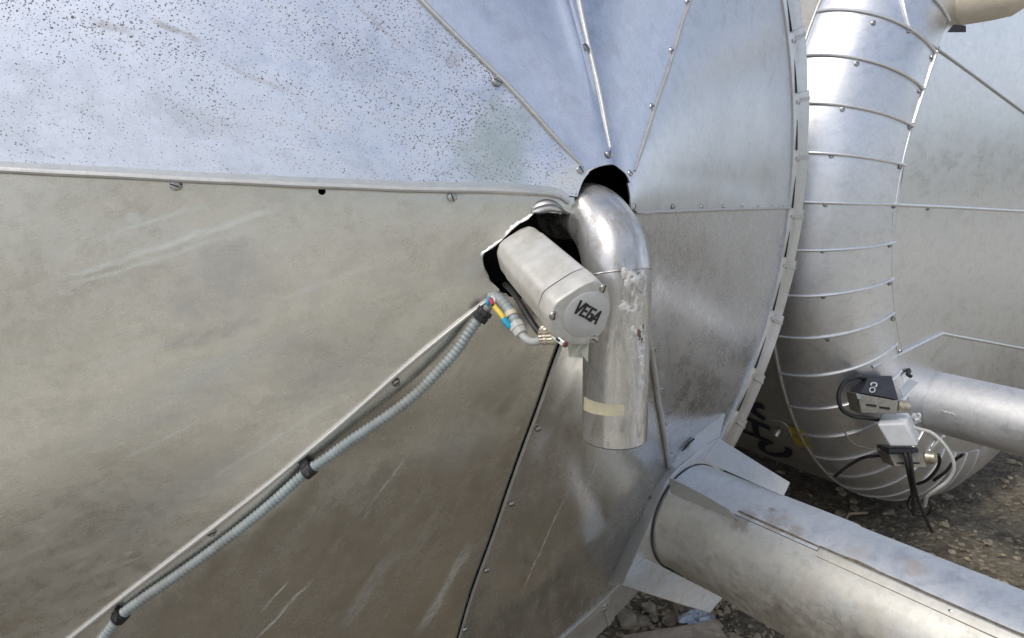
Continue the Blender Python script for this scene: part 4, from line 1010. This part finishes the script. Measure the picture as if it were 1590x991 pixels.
# leaf litter and twigs
M['litter'] = plain('dry litter', (.44,.35,.23), .85, 0, .5, 25, (.12,.09,.05), .4)
lt = MB()
for _ in range(2600):
    x, y = (rng.uniform(.5, 1.4), rng.uniform(.3, 1.4)) if rng.random() < .7 else (rng.uniform(1.5, 3.6), rng.uniform(-.2, 2.0))
    L = rng.uniform(.012, .035); a = rng.random()*6.28; d = Vector((math.cos(a), math.sin(a), rng.uniform(-.3,.4))); w = Vector((-math.sin(a), math.cos(a), rng.uniform(-.4,.4)))*L*rng.uniform(.12,.4)
    c = Vector((x, y, gh(x, y)+.008+rng.random()*.01)); up = Vector((0,0,.004))
    lt.add([c-d*L*.5, c+w+up, c+d*L*.5, c-w+up, c-d*L*.2+Vector((0,0,-.001)), ], [(0,1,2),(0,2,3)])
tag(lt.build('dry_litter', M['litter'], smooth=False, fix=False), 'dry leaf bits and straw lying on the dirt', None, kind='stuff')
M['wood'] = plain('weathered wood', (.50,.42,.32), .8, 0, .35, 40, (.18,.13,.09), .5, .4)
pc = on_z(1040, 982, GZ+.05); pd = (on_z(1120, 968, GZ+.05)-on_z(985, 990, GZ+.05)).normalized(); pw = Vector((0,0,1)).cross(pd)
mb = MB(); mb.box(pc-pw*.045, pd, pw, Vector((0,0,1)), .30, .10, .03); tag(mb.build('wooden_plank', M['wood'], bevel=.005), 'weathered wooden plank on the ground at the bottom edge', 'plank')
M['film'] = plain('crumpled plastic', (.45,.52,.60), .2, 0, .3, 30, (.75,.78,.8), .6, .8)
pl = MB(); c0 = on_z(1080, 962, GZ+.05); rows = []
for i in range(9):
    row = []
    for j in range(9):
        u, v = (i-4)/4, (j-4)/4; row.append(c0+Vector((u*.05+.012*noise.noise(Vector((u*3, v*3, 1))), v*.038+.012*noise.noise(Vector((u*3, v*3, 7))), .018*abs(noise.noise(Vector((u*2.6, v*2.6, 4))))*2)))
    rows.append(row+[p+Vector((0,0,-.002)) for p in reversed(row)])
pl.loft(rows); tag(pl.build('plastic_scrap', M['film'], angle=15), 'crumpled piece of bluish plastic on the dirt below the stained fin', 'litter')
s0 = on_z(1052, 968, GZ+.01); mb = MB(); mb.tube([s0, s0.lerp(at(1044, 932, 1.55), .5)+Vector((.004,0,0)), at(1044, 930, 1.55)], [.0050, .0045, .004], 8); tag(mb.build('thin_stake', M['rust']), 'thin dark stake standing in the dirt under the stained fin', 'stake')
for (x, y, l) in ((1180, 760, .10), (1325, 775, .09)):
    c = on_z(x, y+30, GZ+.02); mb = MB(); mb.tube([c+Vector((-l, 0, 0)), c+Vector((0,.02,.012)), c+Vector((l,-.01,0))], .006, 7); tag(mb.build('twig', M['litter']), 'dry twig lying in the shade, %s' % ('near the tip of the upper collar fin' if x == 1180 else 'under the belly of the far tank'), 'twig')

# unseen ring of low scrub, added for the cladding to mirror at the horizon
M['unseen_scrub'] = plain('unseen scrub', (.055,.07,.035), .95, 0, .5, .2)
mb = MB(); rows = []
for i in range(121):
    a = 2*math.pi*i/120; row = []
    h = 3.0+2.5*noise.noise(Vector((math.cos(a)*2.5, math.sin(a)*2.5, 0)))+1.5*noise.noise(Vector((math.cos(a)*14, math.sin(a)*14, 0)))
    for r, z in ((75, GZ), (78, GZ+h*.7), (84, GZ+h), (120, GZ+h*.8), (150, GZ-.5)): row.append(Vector((r*math.cos(a), r*math.sin(a), z)))
    rows.append(row)
mb.loft(rows, closed=False, caps=(False, False)); tag(mb.build('unseen_treeline', M['unseen_scrub']), None, None, kind='structure')

# ================================================================== LIGHT
SUN_AZ, SUN_EL = R(-98), R(50)
sd = Vector((math.sin(SUN_AZ)*math.cos(SUN_EL), math.cos(SUN_AZ)*math.cos(SUN_EL), math.sin(SUN_EL)))
sun = bpy.data.lights.new('sun', 'SUN'); sun.energy = 1.3; sun.angle = R(14); sun.color = (1, .94, .84)
so = bpy.data.objects.new('sun', sun); COL.objects.link(so); so.rotation_euler = sd.to_track_quat('Z', 'Y').to_euler(); so.location = (0, 0, 6)
w = bpy.data.worlds.new('World'); scn.world = w; w.use_nodes = True; t = w.node_tree; t.nodes.clear()
out = t.nodes.new('ShaderNodeOutputWorld'); bg = t.nodes.new('ShaderNodeBackground'); sky = t.nodes.new('ShaderNodeTexSky')
sky.sky_type = 'NISHITA'; sky.sun_disc = False; sky.sun_elevation = SUN_EL; sky.sun_rotation = SUN_AZ; sky.dust_density = 2.5; sky.air_density = 1.; sky.ozone_density = 1.5
tc = t.nodes.new('ShaderNodeTexCoord'); mp = t.nodes.new('ShaderNodeMapping'); mp.inputs['Scale'].default_value = (1, 1, 2.4); t.links.new(tc.outputs['Generated'], mp.inputs[0])
nz_ = t.nodes.new('ShaderNodeTexNoise'); nz_.inputs['Scale'].default_value = 2.1; nz_.inputs['Detail'].default_value = 7; nz_.inputs['Roughness'].default_value = .58; t.links.new(mp.outputs[0], nz_.inputs['Vector'])
mr = t.nodes.new('ShaderNodeMapRange'); mr.interpolation_type = 'SMOOTHSTEP'; mr.inputs[1].default_value = .42; mr.inputs[2].default_value = .62; mr.inputs[3].default_value = .06; mr.inputs[4].default_value = .85; t.links.new(nz_.outputs[0], mr.inputs[0])
mx = t.nodes.new('ShaderNodeMix'); mx.data_type = 'RGBA'; t.links.new(mr.outputs[0], mx.inputs[0]); t.links.new(sky.outputs[0], mx.inputs[6]); mx.inputs[7].default_value = (7.6, 8.0, 8.9, 1)
t.links.new(mx.outputs[2], bg.inputs[0]); bg.inputs[1].default_value = .1; t.links.new(bg.outputs[0], out.inputs[0])

scn.view_settings.view_transform = 'Standard'; scn.view_settings.look = 'None'; scn.view_settings.gamma = 1; scn.view_settings.exposure = .47
scn.cycles.max_bounces = 8; scn.cycles.glossy_bounces = 6
